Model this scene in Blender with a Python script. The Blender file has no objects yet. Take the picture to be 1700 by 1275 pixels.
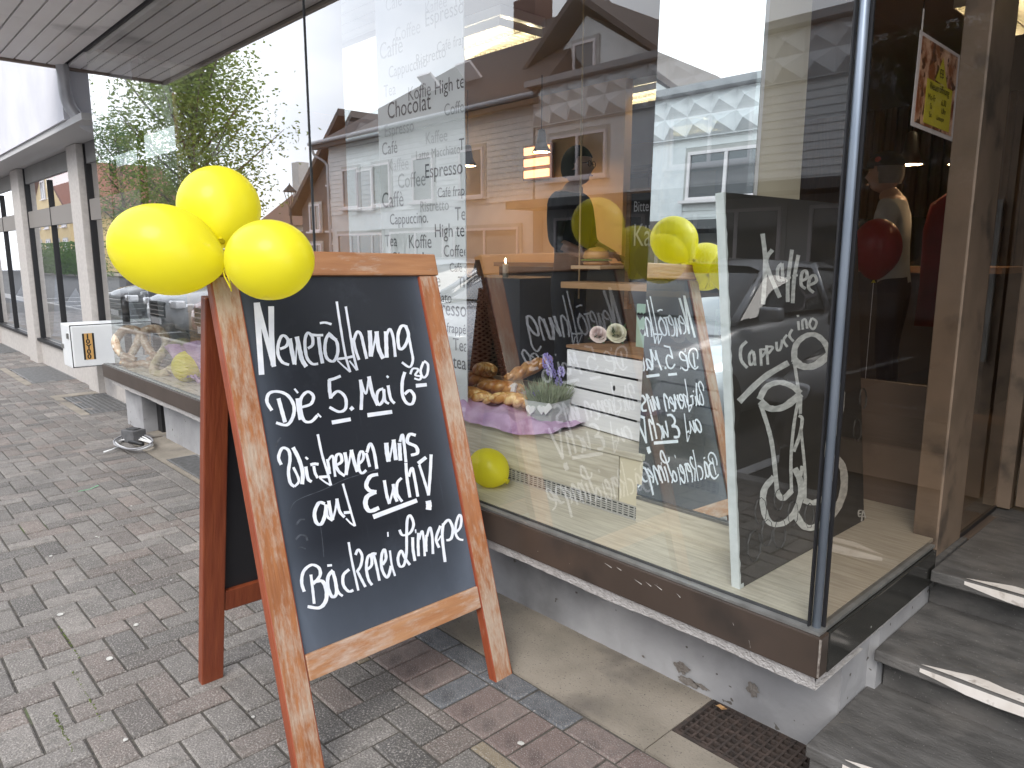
import bpy, bmesh, math, random
from mathutils import Vector, Matrix
random.seed(7)
R = math.radians
sc = bpy.context.scene
COL = sc.collection

# ------------------------------------------------------------------ camera
CAM = Vector((2.57726, -0.50843, 1.39479)); YAW = 0.820671; PIT = 0.1728447; ROLL = 0.00071
FPX = 1217.894
fwd = Vector((-math.sin(YAW)*math.cos(PIT), math.cos(YAW)*math.cos(PIT), -math.sin(PIT)))
rgt = fwd.cross(Vector((0, 0, 1))).normalized(); upv = rgt.cross(fwd)
rgt, upv = rgt*math.cos(ROLL)+upv*math.sin(ROLL), -rgt*math.sin(ROLL)+upv*math.cos(ROLL)
cd = bpy.data.cameras.new('camera'); cam = bpy.data.objects.new('camera', cd); COL.objects.link(cam)
cam.matrix_world = Matrix(((rgt.x, upv.x, -fwd.x, CAM.x), (rgt.y, upv.y, -fwd.y, CAM.y), (rgt.z, upv.z, -fwd.z, CAM.z), (0, 0, 0, 1)))
cd.sensor_width = 36; cd.lens = 36*FPX/1700; cd.clip_start = 0.05; cd.clip_end = 600
sc.camera = cam

# ------------------------------------------------------------------ world and sun
w = bpy.data.worlds.new('World'); sc.world = w; w.use_nodes = True
nt = w.node_tree; nt.nodes.clear()
N = nt.nodes.new; L = nt.links.new
SUN_EL, SUN_ROT = R(42), R(148)
sky = N('ShaderNodeTexSky'); sky.sky_type = 'NISHITA'; sky.sun_disc = False
sky.sun_elevation = SUN_EL; sky.sun_rotation = SUN_ROT; sky.dust_density = 3
cl = N('ShaderNodeTexNoise'); cl.inputs['Scale'].default_value = 2.2; cl.inputs['Detail'].default_value = 5; cl.inputs['Roughness'].default_value = 0.55
tc = N('ShaderNodeTexCoord'); mp = N('ShaderNodeMapping'); mp.inputs['Scale'].default_value = (1, 1, 2.5)
L(tc.outputs['Generated'], mp.inputs[0]); L(mp.outputs[0], cl.inputs['Vector'])
cr = N('ShaderNodeValToRGB'); cr.color_ramp.elements[0].position = 0.3; cr.color_ramp.elements[1].position = 0.7
cr.color_ramp.elements[0].color = (7.6, 8.2, 9.4, 1); cr.color_ramp.elements[1].color = (12.2, 12.5, 13.0, 1)
L(cl.outputs['Fac'], cr.inputs[0])
mx = N('ShaderNodeMixRGB'); mx.inputs[0].default_value = 0.86
L(sky.outputs[0], mx.inputs[1]); L(cr.outputs[0], mx.inputs[2])
bg = N('ShaderNodeBackground'); bg.inputs['Strength'].default_value = 0.122
L(mx.outputs[0], bg.inputs['Color']); wo = N('ShaderNodeOutputWorld'); L(bg.outputs[0], wo.inputs['Surface'])
sd = bpy.data.lights.new('sun', 'SUN'); sd.energy = 1.25; sd.angle = R(30); sd.color = (1, .96, .9)
so = bpy.data.objects.new('sun', sd); COL.objects.link(so)
sdir = Vector((math.sin(SUN_ROT)*math.cos(SUN_EL), math.cos(SUN_ROT)*math.cos(SUN_EL), math.sin(SUN_EL)))
so.rotation_euler = (-sdir).to_track_quat('-Z', 'Y').to_euler()
sc.view_settings.view_transform = 'Standard'; sc.view_settings.look = 'None'
sc.view_settings.exposure = 0.95; sc.view_settings.gamma = 1
sc.render.engine = 'CYCLES'
sc.cycles.max_bounces = 10; sc.cycles.transparent_max_bounces = 16; sc.cycles.glossy_bounces = 6
sc.cycles.sample_clamp_indirect = 6

# ------------------------------------------------------------------ helpers
def ray(px, py):
    return (fwd + rgt*((px-850)/FPX) - upv*((py-637.5)/FPX))
def on(px, py, ax, v):
    d = ray(px, py); return CAM + d*((v-CAM[ax])/d[ax])
def onplane(px, py, P, n):
    d = ray(px, py); return CAM + d*((P-CAM).dot(n)/d.dot(n))

def mat(name, c=(.5, .5, .5), c2=None, rough=.6, scale=8, stretch=(1, 1, 1), bump=0, bscale=None, metal=0, spec=.5,
        lo=.35, hi=.65, detail=6, emit=None, estr=0, coat=0, dirt=None, dscale=2.5, dlo=.55, dhi=.7, rvar=0, speck=None, sscale=300, slo=.62, shi=.68, coords='Object'):
    m = bpy.data.materials.new(name); m.use_nodes = True
    t = m.node_tree; n = t.nodes; l = t.links
    b = n['Principled BSDF']
    b.inputs['Base Color'].default_value = (*c, 1); b.inputs['Roughness'].default_value = rough
    b.inputs['Metallic'].default_value = metal; b.inputs['Specular IOR Level'].default_value = spec
    b.inputs['Coat Weight'].default_value = coat
    co = n.new('ShaderNodeTexCoord'); ma = n.new('ShaderNodeMapping'); ma.inputs['Scale'].default_value = stretch
    l.new(co.outputs[coords], ma.inputs[0])
    def noise(s, d=detail, mapped=True):
        x = n.new('ShaderNodeTexNoise'); x.inputs['Scale'].default_value = s; x.inputs['Detail'].default_value = d
        l.new(ma.outputs[0] if mapped else co.outputs[coords], x.inputs['Vector']); return x
    def ramp(src, a, bb):
        r = n.new('ShaderNodeMapRange'); r.inputs[1].default_value = a; r.inputs[2].default_value = bb; l.new(src, r.inputs[0]); return r.outputs[0]
    cur = None
    def mixc(fac, A, B):
        x = n.new('ShaderNodeMixRGB')
        l.new(fac, x.inputs[0])
        if A is None: x.inputs[1].default_value = (*c, 1)
        elif isinstance(A, tuple): x.inputs[1].default_value = (*A, 1)
        else: l.new(A, x.inputs[1])
        if isinstance(B, tuple): x.inputs[2].default_value = (*B, 1)
        else: l.new(B, x.inputs[2])
        return x.outputs[0]
    if c2:
        x = noise(scale); cur = mixc(ramp(x.outputs['Fac'], lo, hi), None, c2)
    if dirt:
        x = noise(dscale, 8, False); cur = mixc(ramp(x.outputs['Fac'], dlo, dhi), cur, dirt)
    if speck:
        x = noise(sscale, 2, False); cur = mixc(ramp(x.outputs['Fac'], slo, shi), cur, speck)
    if cur: l.new(cur, b.inputs['Base Color'])
    if rvar:
        x = noise(scale*1.7); rr = n.new('ShaderNodeMapRange'); rr.inputs[3].default_value = rough-rvar; rr.inputs[4].default_value = rough+rvar
        l.new(x.outputs['Fac'], rr.inputs[0]); l.new(rr.outputs[0], b.inputs['Roughness'])
    if bump:
        x = noise(bscale or scale*2); bp = n.new('ShaderNodeBump'); bp.inputs['Strength'].default_value = bump; bp.inputs['Distance'].default_value = .01
        l.new(x.outputs['Fac'], bp.inputs['Height']); l.new(bp.outputs[0], b.inputs['Normal'])
    if emit:
        b.inputs['Emission Color'].default_value = (*emit, 1); b.inputs['Emission Strength'].default_value = estr
    return m

def glassmat(name, tint=(.93, .96, .95), base=.2, k=2.2, rough=0.0, cap=.9, refl=(1, 1, 1)):
    m = bpy.data.materials.new(name); m.use_nodes = True
    t = m.node_tree; n = t.nodes; l = t.links; n.clear()
    o = n.new('ShaderNodeOutputMaterial')
    tr = n.new('ShaderNodeBsdfTransparent'); tr.inputs[0].default_value = (*tint, 1)
    gl = n.new('ShaderNodeBsdfGlossy'); gl.inputs['Roughness'].default_value = rough; gl.inputs[0].default_value = (*refl, 1)
    # Schlick reflectance of a thin pane, the same from either side
    ge = n.new('ShaderNodeNewGeometry'); vm = n.new('ShaderNodeVectorMath'); vm.operation = 'DOT_PRODUCT'
    l.new(ge.outputs['Incoming'], vm.inputs[0]); l.new(ge.outputs['Normal'], vm.inputs[1])
    def M_(op, a, b_):
        x = n.new('ShaderNodeMath'); x.operation = op
        for i, v in enumerate((a, b_)):
            if isinstance(v, (int, float)): x.inputs[i].default_value = v
            else: l.new(v, x.inputs[i])
        return x.outputs[0]
    c_ = M_('SUBTRACT', 1.0, M_('ABSOLUTE', vm.outputs['Value'], 0)); f5 = M_('POWER', c_, 2.5)
    fac = M_('MINIMUM', M_('ADD', M_('MULTIPLY', f5, k*.5), base), cap)
    mx = n.new('ShaderNodeMixShader'); l.new(fac, mx.inputs[0]); l.new(tr.outputs[0], mx.inputs[1]); l.new(gl.outputs[0], mx.inputs[2])
    l.new(mx.outputs[0], o.inputs[0])
    return m

def tag(o, label=None, cat=None, group=None, kind=None):
    if label: o['label'] = label
    if cat: o['category'] = cat
    if group: o['group'] = group
    if kind: o['kind'] = kind
    return o
def thing(name, loc, label, cat, rz=0, group=None):
    o = bpy.data.objects.new(name, None); COL.objects.link(o); o.location = loc; o.rotation_euler = (0, 0, rz); o.empty_display_size = .1
    return tag(o, label, cat, group)
def link(name, me, parent=None, loc=None, M=None):
    o = bpy.data.objects.new(name, me); COL.objects.link(o)
    if parent is not None: o.parent = parent
    if loc is not None: o.location = loc
    if M is not None: o.matrix_local = M
    return o
class MB:
    """collects geometry in one coordinate frame"""
    def __init__(s): s.v = []; s.f = []; s.m = []; s.cur = 0; s.mats = []; s.smooth = False
    def use(s, m):
        if m not in s.mats: s.mats.append(m)
        s.cur = s.mats.index(m); return s
    def face(s, pts):
        i = len(s.v); s.v += [tuple(p) for p in pts]; s.f.append(tuple(range(i, i+len(pts)))); s.m.append(s.cur); return s
    def add(s, vs, fs):
        i = len(s.v); s.v += [tuple(p) for p in vs]
        for f in fs: s.f.append(tuple(i+k for k in f)); s.m.append(s.cur)
        return s
    def box(s, x0, x1, y0, y1, z0, z1, bev=0):
        if bev <= 0:
            s.add([(x, y, z) for z in (z0, z1) for y in (y0, y1) for x in (x0, x1)],
                  [(0, 2, 3, 1), (4, 5, 7, 6), (0, 1, 5, 4), (2, 6, 7, 3), (0, 4, 6, 2), (1, 3, 7, 5)])
        else:
            bm = bmesh.new(); bmesh.ops.create_cube(bm, size=1)
            for v in bm.verts:
                v.co = Vector((x0+(v.co.x+.5)*(x1-x0), y0+(v.co.y+.5)*(y1-y0), z0+(v.co.z+.5)*(z1-z0)))
            bmesh.ops.bevel(bm, geom=bm.edges[:], offset=bev, segments=2, affect='EDGES', profile=.6)
            bm.verts.index_update(); s.add([v.co[:] for v in bm.verts], [[v.index for v in f.verts] for f in bm.faces]); bm.free()
        return s
    def obox(s, M, *a, **k):
        t = MB(); t.box(*a, **k); s.add([M @ Vector(p) for p in t.v], t.f); return s
    def prism(s, poly, a, b, axis=1):
        n = len(poly)
        def P(p, t):
            if axis == 1: return (p[0], t, p[1])
            if axis == 0: return (t, p[0], p[1])
            return (p[0], p[1], t)
        s.add([P(p, a) for p in poly]+[P(p, b) for p in poly],
              [tuple(range(n)), tuple(range(2*n-1, n-1, -1))]+[(i, i+n, (i+1) % n+n, (i+1) % n) for i in range(n)])
        return s
    def tube(s, pts, r, n=8, cap=True, flat=1):
        pts = [Vector(p) for p in pts]; rings = []; rr = r if isinstance(r, (list, tuple)) else [r]*len(pts)
        prev = None
        for i, p in enumerate(pts):
            d = (pts[min(i+1, len(pts)-1)]-pts[max(i-1, 0)]).normalized()
            if prev is None:
                a = d.orthogonal().normalized() if abs(d.z) > .99 else d.cross(Vector((0, 0, 1))).normalized()
            else: a = (prev-d*prev.dot(d)).normalized()
            prev = a; b = d.cross(a)
            rings.append([p+(a*math.cos(2*math.pi*k/n)+b*math.sin(2*math.pi*k/n)*flat)*rr[i] for k in range(n)])
        vs = [v for g in rings for v in g]
        fs = [(i*n+k, i*n+(k+1) % n, (i+1)*n+(k+1) % n, (i+1)*n+k) for i in range(len(pts)-1) for k in range(n)]
        if cap: fs += [tuple(range(n-1, -1, -1)), tuple(range((len(pts)-1)*n, len(pts)*n))]
        s.add(vs, fs); return s
    def lathe(s, prof, n=24, M=None):
        M = M or Matrix()
        vs = [M @ Vector((r*math.cos(2*math.pi*k/n), r*math.sin(2*math.pi*k/n), z)) for r, z in prof for k in range(n)]
        fs = [(i*n+k, i*n+(k+1) % n, (i+1)*n+(k+1) % n, (i+1)*n+k) for i in range(len(prof)-1) for k in range(n)]
        if prof[0][0] > 1e-4: fs.append(tuple(range(n-1, -1, -1)))
        if prof[-1][0] > 1e-4: fs.append(tuple(range((len(prof)-1)*n, len(prof)*n)))
        s.add(vs, fs); return s
    def mesh(s, name, smooth=False):
        me = bpy.data.meshes.new(name); me.from_pydata(s.v, [], s.f)
        for m in s.mats: me.materials.append(m)
        if len(s.mats) > 1: me.polygons.foreach_set('material_index', s.m)
        if smooth: me.polygons.foreach_set('use_smooth', [True]*len(s.f))
        me.validate(); me.update()
        return me
    def build(s, name, m=None, parent=None, smooth=False, **k):
        if m is not None: s.mats = [m]; s.m = [0]*len(s.f)
        me = s.mesh(name, smooth)
        bm = bmesh.new(); bm.from_mesh(me); bmesh.ops.recalc_face_normals(bm, faces=bm.faces); bm.to_mesh(me); bm.free()
        return link(name, me, parent, **k)
def B(name, m, parent, *a, bev=0, smooth=False, **k):
    return MB().box(*a, bev=bev).build(name, m, parent, smooth, **k)
def spline(pts, k=6, closed=False):
    if len(pts) < 3: return [tuple(p) for p in pts]
    P = [Vector(p) for p in pts]; out = []
    for i in range(len(P)-1):
        p0 = P[max(i-1, 0)]; p1 = P[i]; p2 = P[i+1]; p3 = P[min(i+2, len(P)-1)]
        for j in range(k):
            t = j/k
            out.append(.5*((2*p1)+(p2-p0)*t+(2*p0-5*p1+4*p2-p3)*t*t+(3*p1-p0-3*p2+p3)*t**3))
    out.append(P[-1]); return out
_tc = {}
def textmesh(body, size, m, name='lettering', bold=0, ext=0.0):
    cu = bpy.data.curves.new(name, 'FONT'); cu.body = body; cu.size = size; cu.extrude = ext; cu.offset = bold; cu.resolution_u = 3
    o = bpy.data.objects.new(name, cu); COL.objects.link(o)
    dg = bpy.context.evaluated_depsgraph_get(); me = bpy.data.meshes.new_from_object(o.evaluated_get(dg))
    bpy.data.objects.remove(o); me.materials.clear(); me.materials.append(m); me.name = name; return me

# ------------------------------------------------------------------ materials
def paver_mat(name, island):
    m = mat(name, (.2, .18, .17), rough=.85, bump=.6, bscale=130)
    t = m.node_tree; n = t.nodes; l = t.links; b = n['Principled BSDF']
    if island: g = n.new('ShaderNodeNewGeometry'); rnd = g.outputs['Random Per Island']
    else: g = n.new('ShaderNodeObjectInfo'); rnd = g.outputs['Random']
    r = n.new('ShaderNodeValToRGB'); e = r.color_ramp.elements
    cols = [(0, (.17, .158, .148)), (.16, (.25, .228, .21)), (.3, (.115, .108, .104)), (.44, (.245, .2, .178)), (.56, (.19, .178, .168)), (.68, (.29, .262, .24)), (.8, (.13, .122, .116)), (.9, (.23, .188, .168)), (1, (.21, .19, .175))]
    e[0].position = 0; e[0].color = (*cols[0][1], 1); e[1].position = 1; e[1].color = (*cols[-1][1], 1)
    for p, c in cols[1:-1]:
        x = e.new(p); x.color = (*c, 1)
    l.new(rnd, r.inputs[0])
    co = n.new('ShaderNodeTexCoord')
    # world-space coordinates so that every stone has its own grain
    ge = n.new('ShaderNodeNewGeometry')
    def noise(s, d=4):
        x = n.new('ShaderNodeTexNoise'); x.inputs['Scale'].default_value = s; x.inputs['Detail'].default_value = d; l.new(ge.outputs['Position'], x.inputs['Vector']); return x.outputs['Fac']
    def mr(src, a, bb, c=0, d=1):
        x = n.new('ShaderNodeMapRange'); x.inputs[1].default_value = a; x.inputs[2].default_value = bb; x.inputs[3].default_value = c; x.inputs[4].default_value = d; l.new(src, x.inputs[0]); return x.outputs[0]
    def mix(f, A, Bc, mode='MIX'):
        x = n.new('ShaderNodeMixRGB'); x.blend_type = mode
        if isinstance(f, float): x.inputs[0].default_value = f
        else: l.new(f, x.inputs[0])
        l.new(A, x.inputs[1])
        if isinstance(Bc, tuple): x.inputs[2].default_value = (*Bc, 1)
        else: l.new(Bc, x.inputs[2])
        return x.outputs[0]
    big = mr(noise(2.6), .3, .7, .6, .98)
    cc = n.new('ShaderNodeCombineColor'); [l.new(big, cc.inputs[i]) for i in range(3)]
    c = mix(1.0, r.outputs[0], cc.outputs[0], 'MULTIPLY')
    c = mix(mr(noise(170, 2), .5, .72, 0, .75), c, (.42, .39, .36))
    c = mix(mr(noise(230, 2), .52, .7, 0, .7), c, (.07, .065, .06))
    c = mix(mr(noise(22, 6), .5, .75, 0, .55), c, (.09, .085, .075))
    l.new(c, b.inputs['Base Color']); return m
M_pav = paver_mat('paver_stone', False); M_pavi = paver_mat('paver_stone_mass', True)
def flatpav(name, c, c2):
    return mat(name, c, c2, rough=.85, scale=30, bump=.5, bscale=150, speck=(.3, .28, .26), sscale=260, slo=.58, shi=.66, dirt=tuple(v*.6 for v in c), dscale=9)
M_red = flatpav('paver_red', (.145, .108, .098), (.175, .13, .118)); M_blu = flatpav('paver_slate', (.095, .1, .11), (.135, .14, .15)); M_yel = flatpav('paver_sand', (.19, .155, .11), (.23, .19, .135)); M_brn = flatpav('paver_brown', (.15, .12, .11), (.2, .155, .14))
M_joint = mat('joint_sand', (.055, .05, .045), (.1, .09, .075), rough=1, scale=60, dirt=(.07, .1, .03), dscale=1.3, dlo=.63, dhi=.68)
M_cem = mat('cement_strip', (.21, .185, .15), (.29, .255, .21), rough=.9, scale=5, bump=.25, bscale=120, dirt=(.13, .115, .1), dscale=3, speck=(.09, .08, .07), sscale=170, slo=.66, shi=.7)
M_plin = mat('painted_plinth', (.3, .3, .31), (.39, .39, .4), rough=.75, scale=4, bump=.3, bscale=25, dirt=(.17, .17, .175), dscale=2.2, dlo=.5, dhi=.7, speck=(.1, .09, .08), sscale=26, slo=.7, shi=.72)
M_lip = mat('rough_lip', (.42, .4, .39), (.55, .53, .52), rough=.85, scale=60, bump=.8, bscale=140)
M_fas = mat('brown_fascia', (.05, .036, .028), (.062, .045, .036), rough=.3, scale=3, rvar=.06, speck=(.28, .26, .24), sscale=42, slo=.735, shi=.75, dirt=(.035, .028, .024), dscale=4)
M_alu = mat('grey_trim', (.3, .3, .29), (.22, .22, .21), rough=.4, scale=20, metal=.6)
M_bronze = mat('bronze_frame', (.3, .22, .16), (.24, .18, .13), rough=.42, scale=9, metal=.35, dirt=(.1, .08, .065), dscale=7, bump=.1)
M_post = mat('blue_grey_post', (.26, .31, .38), (.32, .37, .44), rough=.4, scale=5, metal=.5)
M_dark = mat('dark_seal', (.012, .012, .014), rough=.5)
M_glass = glassmat('shop_glass', tint=(.96, .98, .97), base=.095, k=3.3, cap=.55)
M_glass2 = glassmat('side_glass', tint=(.8, .75, .7), base=.06, k=.8, cap=.5)
M_glassN = glassmat('neighbour_glass', tint=(.75, .78, .8), base=.25, k=1.2, cap=.72)
M_hglass = mat('house_window_glass', (.03, .035, .04), rough=.05, spec=1, coat=1)
M_mirror = mat('mirror_silver', (.9, .95, .94), rough=.0, metal=1)
M_lam = mat('light_wood_laminate', (.62, .58, .48), (.46, .42, .34), rough=.42, scale=7, stretch=(1, 14, 14), bump=.05, detail=9)
M_lam2 = mat('cream_board', (.66, .6, .45), (.62, .56, .42), rough=.6, scale=3)
M_lamedge = mat('laminate_edge', (.3, .28, .24), (.24, .22, .19), rough=.5, scale=20)
M_white = mat('white_paint', (.8, .8, .8), (.72, .73, .74), rough=.55, scale=6)
M_crate = mat('white_crate_paint', (.82, .82, .83), (.74, .74, .76), rough=.6, scale=5, stretch=(1, 6, 20), bump=.25, bscale=18)
M_rawwood = mat('raw_wood', (.32, .18, .09), (.2, .1, .05), rough=.7, scale=8, stretch=(2, 20, 20), bump=.3)
M_soffit = mat('soffit_board', (.76, .71, .7), (.82, .78, .76), rough=.6, scale=2, dirt=(.4, .37, .36), dscale=1.6, dlo=.58, dhi=.72, bump=.05)
M_wallw = mat('white_render', (.66, .66, .7), (.58, .58, .62), rough=.9, scale=2, bump=.12, bscale=90)
M_wallg = mat('grey_stone_panel', (.52, .49, .46), (.45, .42, .4), rough=.8, scale=25, bump=.1)
M_greyp = mat('grey_panel', (.17, .165, .165), (.2, .195, .195), rough=.5, scale=3)
M_pipe = mat('zinc_pipe', (.42, .42, .44), (.5, .5, .52), rough=.45, scale=10, metal=.4)
M_steps = mat('step_stone', (.07, .067, .064), (.125, .12, .115), rough=.65, scale=9, stretch=(1, 2.5, 2.5), bump=.35, bscale=60, dirt=(.15, .14, .13), dscale=7, dlo=.52, dhi=.75, speck=(.22, .21, .2), sscale=140, slo=.68, shi=.74)
M_stripe = mat('worn_white_tape', (.62, .57, .52), (.74, .7, .66), rough=.8, scale=14, dirt=(.35, .3, .26), dscale=25, dlo=.6, dhi=.72, bump=.3)
M_iron = mat('rusty_iron', (.035, .028, .025), (.07, .05, .042), rough=.75, scale=30, bump=.4)
M_steel = mat('galvanised_mesh', (.2, .2, .2), (.28, .28, .28), rough=.55, scale=30, metal=.5)
M_pit = mat('dark_pit', (.012, .011, .01), rough=1)
M_road = mat('asphalt', (.05, .05, .052), (.065, .065, .066), rough=.9, scale=120, bump=.4)
M_black = mat('black', (.015, .015, .016), rough=.5)

# ------------------------------------------------------------------ ground
B('ground', M_road, None, -90, 60, -70, -1.35, -.5, -.135)['kind'] = 'structure'
tag(B('kerb', mat('kerb_stone', (.3, .29, .28), (.38, .37, .36), rough=.85, scale=40, bump=.2), None, -60, 20, -1.42, -1.30, -.13, -.006), kind='structure')
tag(B('road', M_road, None, -90, 60, -12.2, -1.43, -.132, -.12), kind='structure')
for k in range(-12, 3):
    tag(B('parking_line', M_white, None, 2.52+k*2.55, 2.62+k*2.55, -6, -1.5, -.119, -.115), kind='structure')
tag(B('far_pavement', M_cem, None, -90, 60, -15, -12.2, -.13, 0), kind='structure')
pb = MB(); pb.box(-24, 6, -1.3, 1.06, -.12, -.007)
GR = [(-11.58, -10.22), (-8.28, -6.92), (-5.7, -4.68), (-2.655, -1.505), (1.456, 1.838)]
xa = -24
for a_, b_ in GR: pb.box(xa, a_-.001, 1.06, 1.9, -.12, -.007); xa = b_+.001
pb.box(xa, 6, 1.06, 1.9, -.12, -.007)
pave = tag(pb.build('pavement', M_joint), kind='structure')

# pavers: herringbone, with a soldier course and a border along the cement strip
Y_S, Y_B, Y_E = .752, .955, 1.055
pieces = []   # x0,x1,y0,y1,mat or None
def clip(x0, x1, y0, y1, ya, yb):
    y0 = max(y0, ya); y1 = min(y1, yb)
    return (x0, x1, y0, y1) if y1-y0 > .03 else None
XL = -3.35
for i in range(-200, 50):
    for j in range(-14, 18):
        s = (i+j) % 4
        if s == 0: r_ = (i*.1, (i+1)*.1, j*.1, (j+2)*.1)
        elif s == 2: r_ = (i*.1, (i+2)*.1, j*.1, (j+1)*.1)
        else: continue
        cx = (r_[0]+r_[1])/2
        c = clip(*r_, -1.3, Y_S if cx > XL else 1.56)
        if not c or cx < -19 or cx > 4.6: continue
        pieces.append((*c, None))
k = 0; x = XL-.05
while x < 4.6:
    pieces.append((x, x+.1, Y_S, Y_B, random.choice([M_brn, M_red, M_blu, M_brn, M_red]) if x > .1 else None)); x += .1; k += 1
x = XL-.02
while x < 4.6:
    pieces.append((x, x+.2, Y_B, Y_E, random.choice([M_blu, M_brn, M_blu, M_red]) if x > .1 else None)); x += .2
for a in (.3, 1.1):
    for q_ in range(len(pieces)):
        p = pieces[q_]
        if p[4] is None and abs((p[0]+p[1])/2-a-.15) < .06 and abs((p[2]+p[3])/2-.7) < .08: pieces[q_] = (*p[:4], M_yel); break
def keep(p):
    cx, cy = (p[0]+p[1])/2, (p[2]+p[3])/2
    for (a, b_, c, d) in HOLES:
        if a < cx < b_ and c < cy < d: return False
    return True
HOLES = [(-4.75, -5.7+.0, 0, 0), (-5.72, -4.66, 1.1, 1.5), (-8.3, -6.9, 1.05, 1.52), (-11.6, -10.2, 1.05, 1.5)]
pieces = [p for p in pieces if keep(p) and not ((p[0]+p[1])/2 > 1.84 and (p[2]+p[3])/2 > 1.3)]
def vis(p):
    c = Vector(((p[0]+p[1])/2, (p[2]+p[3])/2, 0))-CAM; z = c.dot(fwd)
    if z <= .2: return -1
    u = FPX*c.dot(rgt)/z; v = -FPX*c.dot(upv)/z
    if abs(u) > 880 or v > 680: return -1
    return 1/(z*z)*(1.4/c.length)
pieces.sort(key=vis, reverse=True)
cache = {}
def paver_geo(lx, ly, mb, ox=0, oy=0, oz=0, tx=0, ty=0):
    g = .0034; b_ = .005; h = .0
    X, Y = lx/2-g, ly/2-g
    vs = []
    for (ix, z) in ((0, -.02), (0, -b_), (b_, 0)):
        for sx, sy in ((-1, -1), (1, -1), (1, 1), (-1, 1)):
            xx, yy = sx*(X-ix), sy*(Y-ix); vs.append((ox+xx, oy+yy, oz+z+xx*tx+yy*ty))
    fs = [(a, (a+1) % 4, 4+(a+1) % 4, 4+a) for a in range(4)]+[(4+a, 4+(a+1) % 4, 8+(a+1) % 4, 8+a) for a in range(4)]+[(8, 9, 10, 11)]
    mb.add(vs, fs)
for p in pieces[:300]:
    lx, ly = round(p[1]-p[0], 3), round(p[3]-p[2], 3); key = (lx, ly, p[4].name if p[4] else '')
    if key not in cache:
        mb = MB(); paver_geo(lx, ly, mb); mb.use(p[4] or M_pav); mb.m = [0]*len(mb.f); cache[key] = mb.mesh('paver')
    o = link('paver', cache[key], pave, loc=((p[0]+p[1])/2, (p[2]+p[3])/2, random.uniform(-.0018, .0018)))
    o.rotation_euler = (random.gauss(0, .006), random.gauss(0, .006), random.gauss(0, .006))
mb = MB()
for p in pieces[300:]:
    mb.use(p[4] or M_pavi); paver_geo(p[1]-p[0], p[3]-p[2], mb, (p[0]+p[1])/2, (p[2]+p[3])/2, random.uniform(-.002, .002), random.gauss(0, .007), random.gauss(0, .007))
me = mb.mesh('paver'); tag(link('paver', me, pave), kind='stuff')

# cement strip with a gap for the near drain grate
st = MB()
for a in ((-3.36, -2.66, 1.06, 1.6), (-2.66, -1.5, 1.3, 1.6), (-2.66, -1.5, 1.06, 1.09), (-1.5, 1.452, 1.06, 1.6), (1.456, 1.84, 1.06, 1.187), (1.84, 4.6, 1.06, 1.6)):
    st.box(a[0], a[1], a[2], a[3], -.11, .002)
for a in ((-5.9, -4.66, 1.03, 1.1), (-5.9, -5.75, 1.1, 1.56), (-8.45, -6.8, .98, 1.05), (-3.6, -3.4, 1.25, 1.5)):
    st.box(a[0], a[1], a[2], a[3], -.1, .003)
tag(st.build('cement_strip', M_cem), kind='structure')
def grate(name, x0, x1, y0, y1, nx, ny, m, label, bw=.006, fine=False, group=None, depth=.03):
    t = thing(name, ((x0+x1)/2, (y0+y1)/2, 0), label, 'drain grate', group=group)
    dx, dy = (x1-x0)/2, (y1-y0)/2
    fr = MB()
    for a in ((-dx, dx, -dy, -dy+.012), (-dx, dx, dy-.012, dy), (-dx, -dx+.012, -dy+.012, dy-.012), (dx-.012, dx, -dy+.012, dy-.012)): fr.box(*a, -depth, .003)
    fr.build('frame', m, t)
    g = MB()
    for i in range(1, nx):
        x = -dx+2*dx*i/nx; g.box(x-bw/2, x+bw/2, -dy+.012, dy-.012, -depth, .0)
    g.build('bar', m, t); g = MB()
    for j in range(1, ny):
        y = -dy+2*dy*j/ny; g.box(-dx+.012, dx-.012, y-bw/2, y+bw/2, -depth*.9, -.0015)
    g.build('cross_bar', m, t)
    B('pit', M_pit, t, -dx+.001, dx-.001, -dy+.001, dy-.001, -.11, -.06)
    return t
grate('drain_grate', 1.456, 1.838, 1.19, 1.425, 14, 9, M_iron, 'rusty iron drain grate with square holes below the corner of the shop window', bw=.007)
grate('drain_grate', -2.655, -1.505, 1.095, 1.295, 90, 14, M_steel, 'fine steel mesh grate in the cement strip behind the chalkboard sign', bw=.004)
grate('drain_grate', -5.7, -4.68, 1.12, 1.48, 26, 8, M_steel, 'barred steel light-well grate below the white box', bw=.012)
grate('drain_grate', -8.28, -6.92, 1.07, 1.5, 90, 26, M_steel, 'wide dark mesh grate in front of the neighbouring shop', bw=.007)
grate('drain_grate', -11.58, -10.22, 1.07, 1.5, 70, 22, M_steel, 'farthest dark mesh grate at the left edge', bw=.007)
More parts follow.
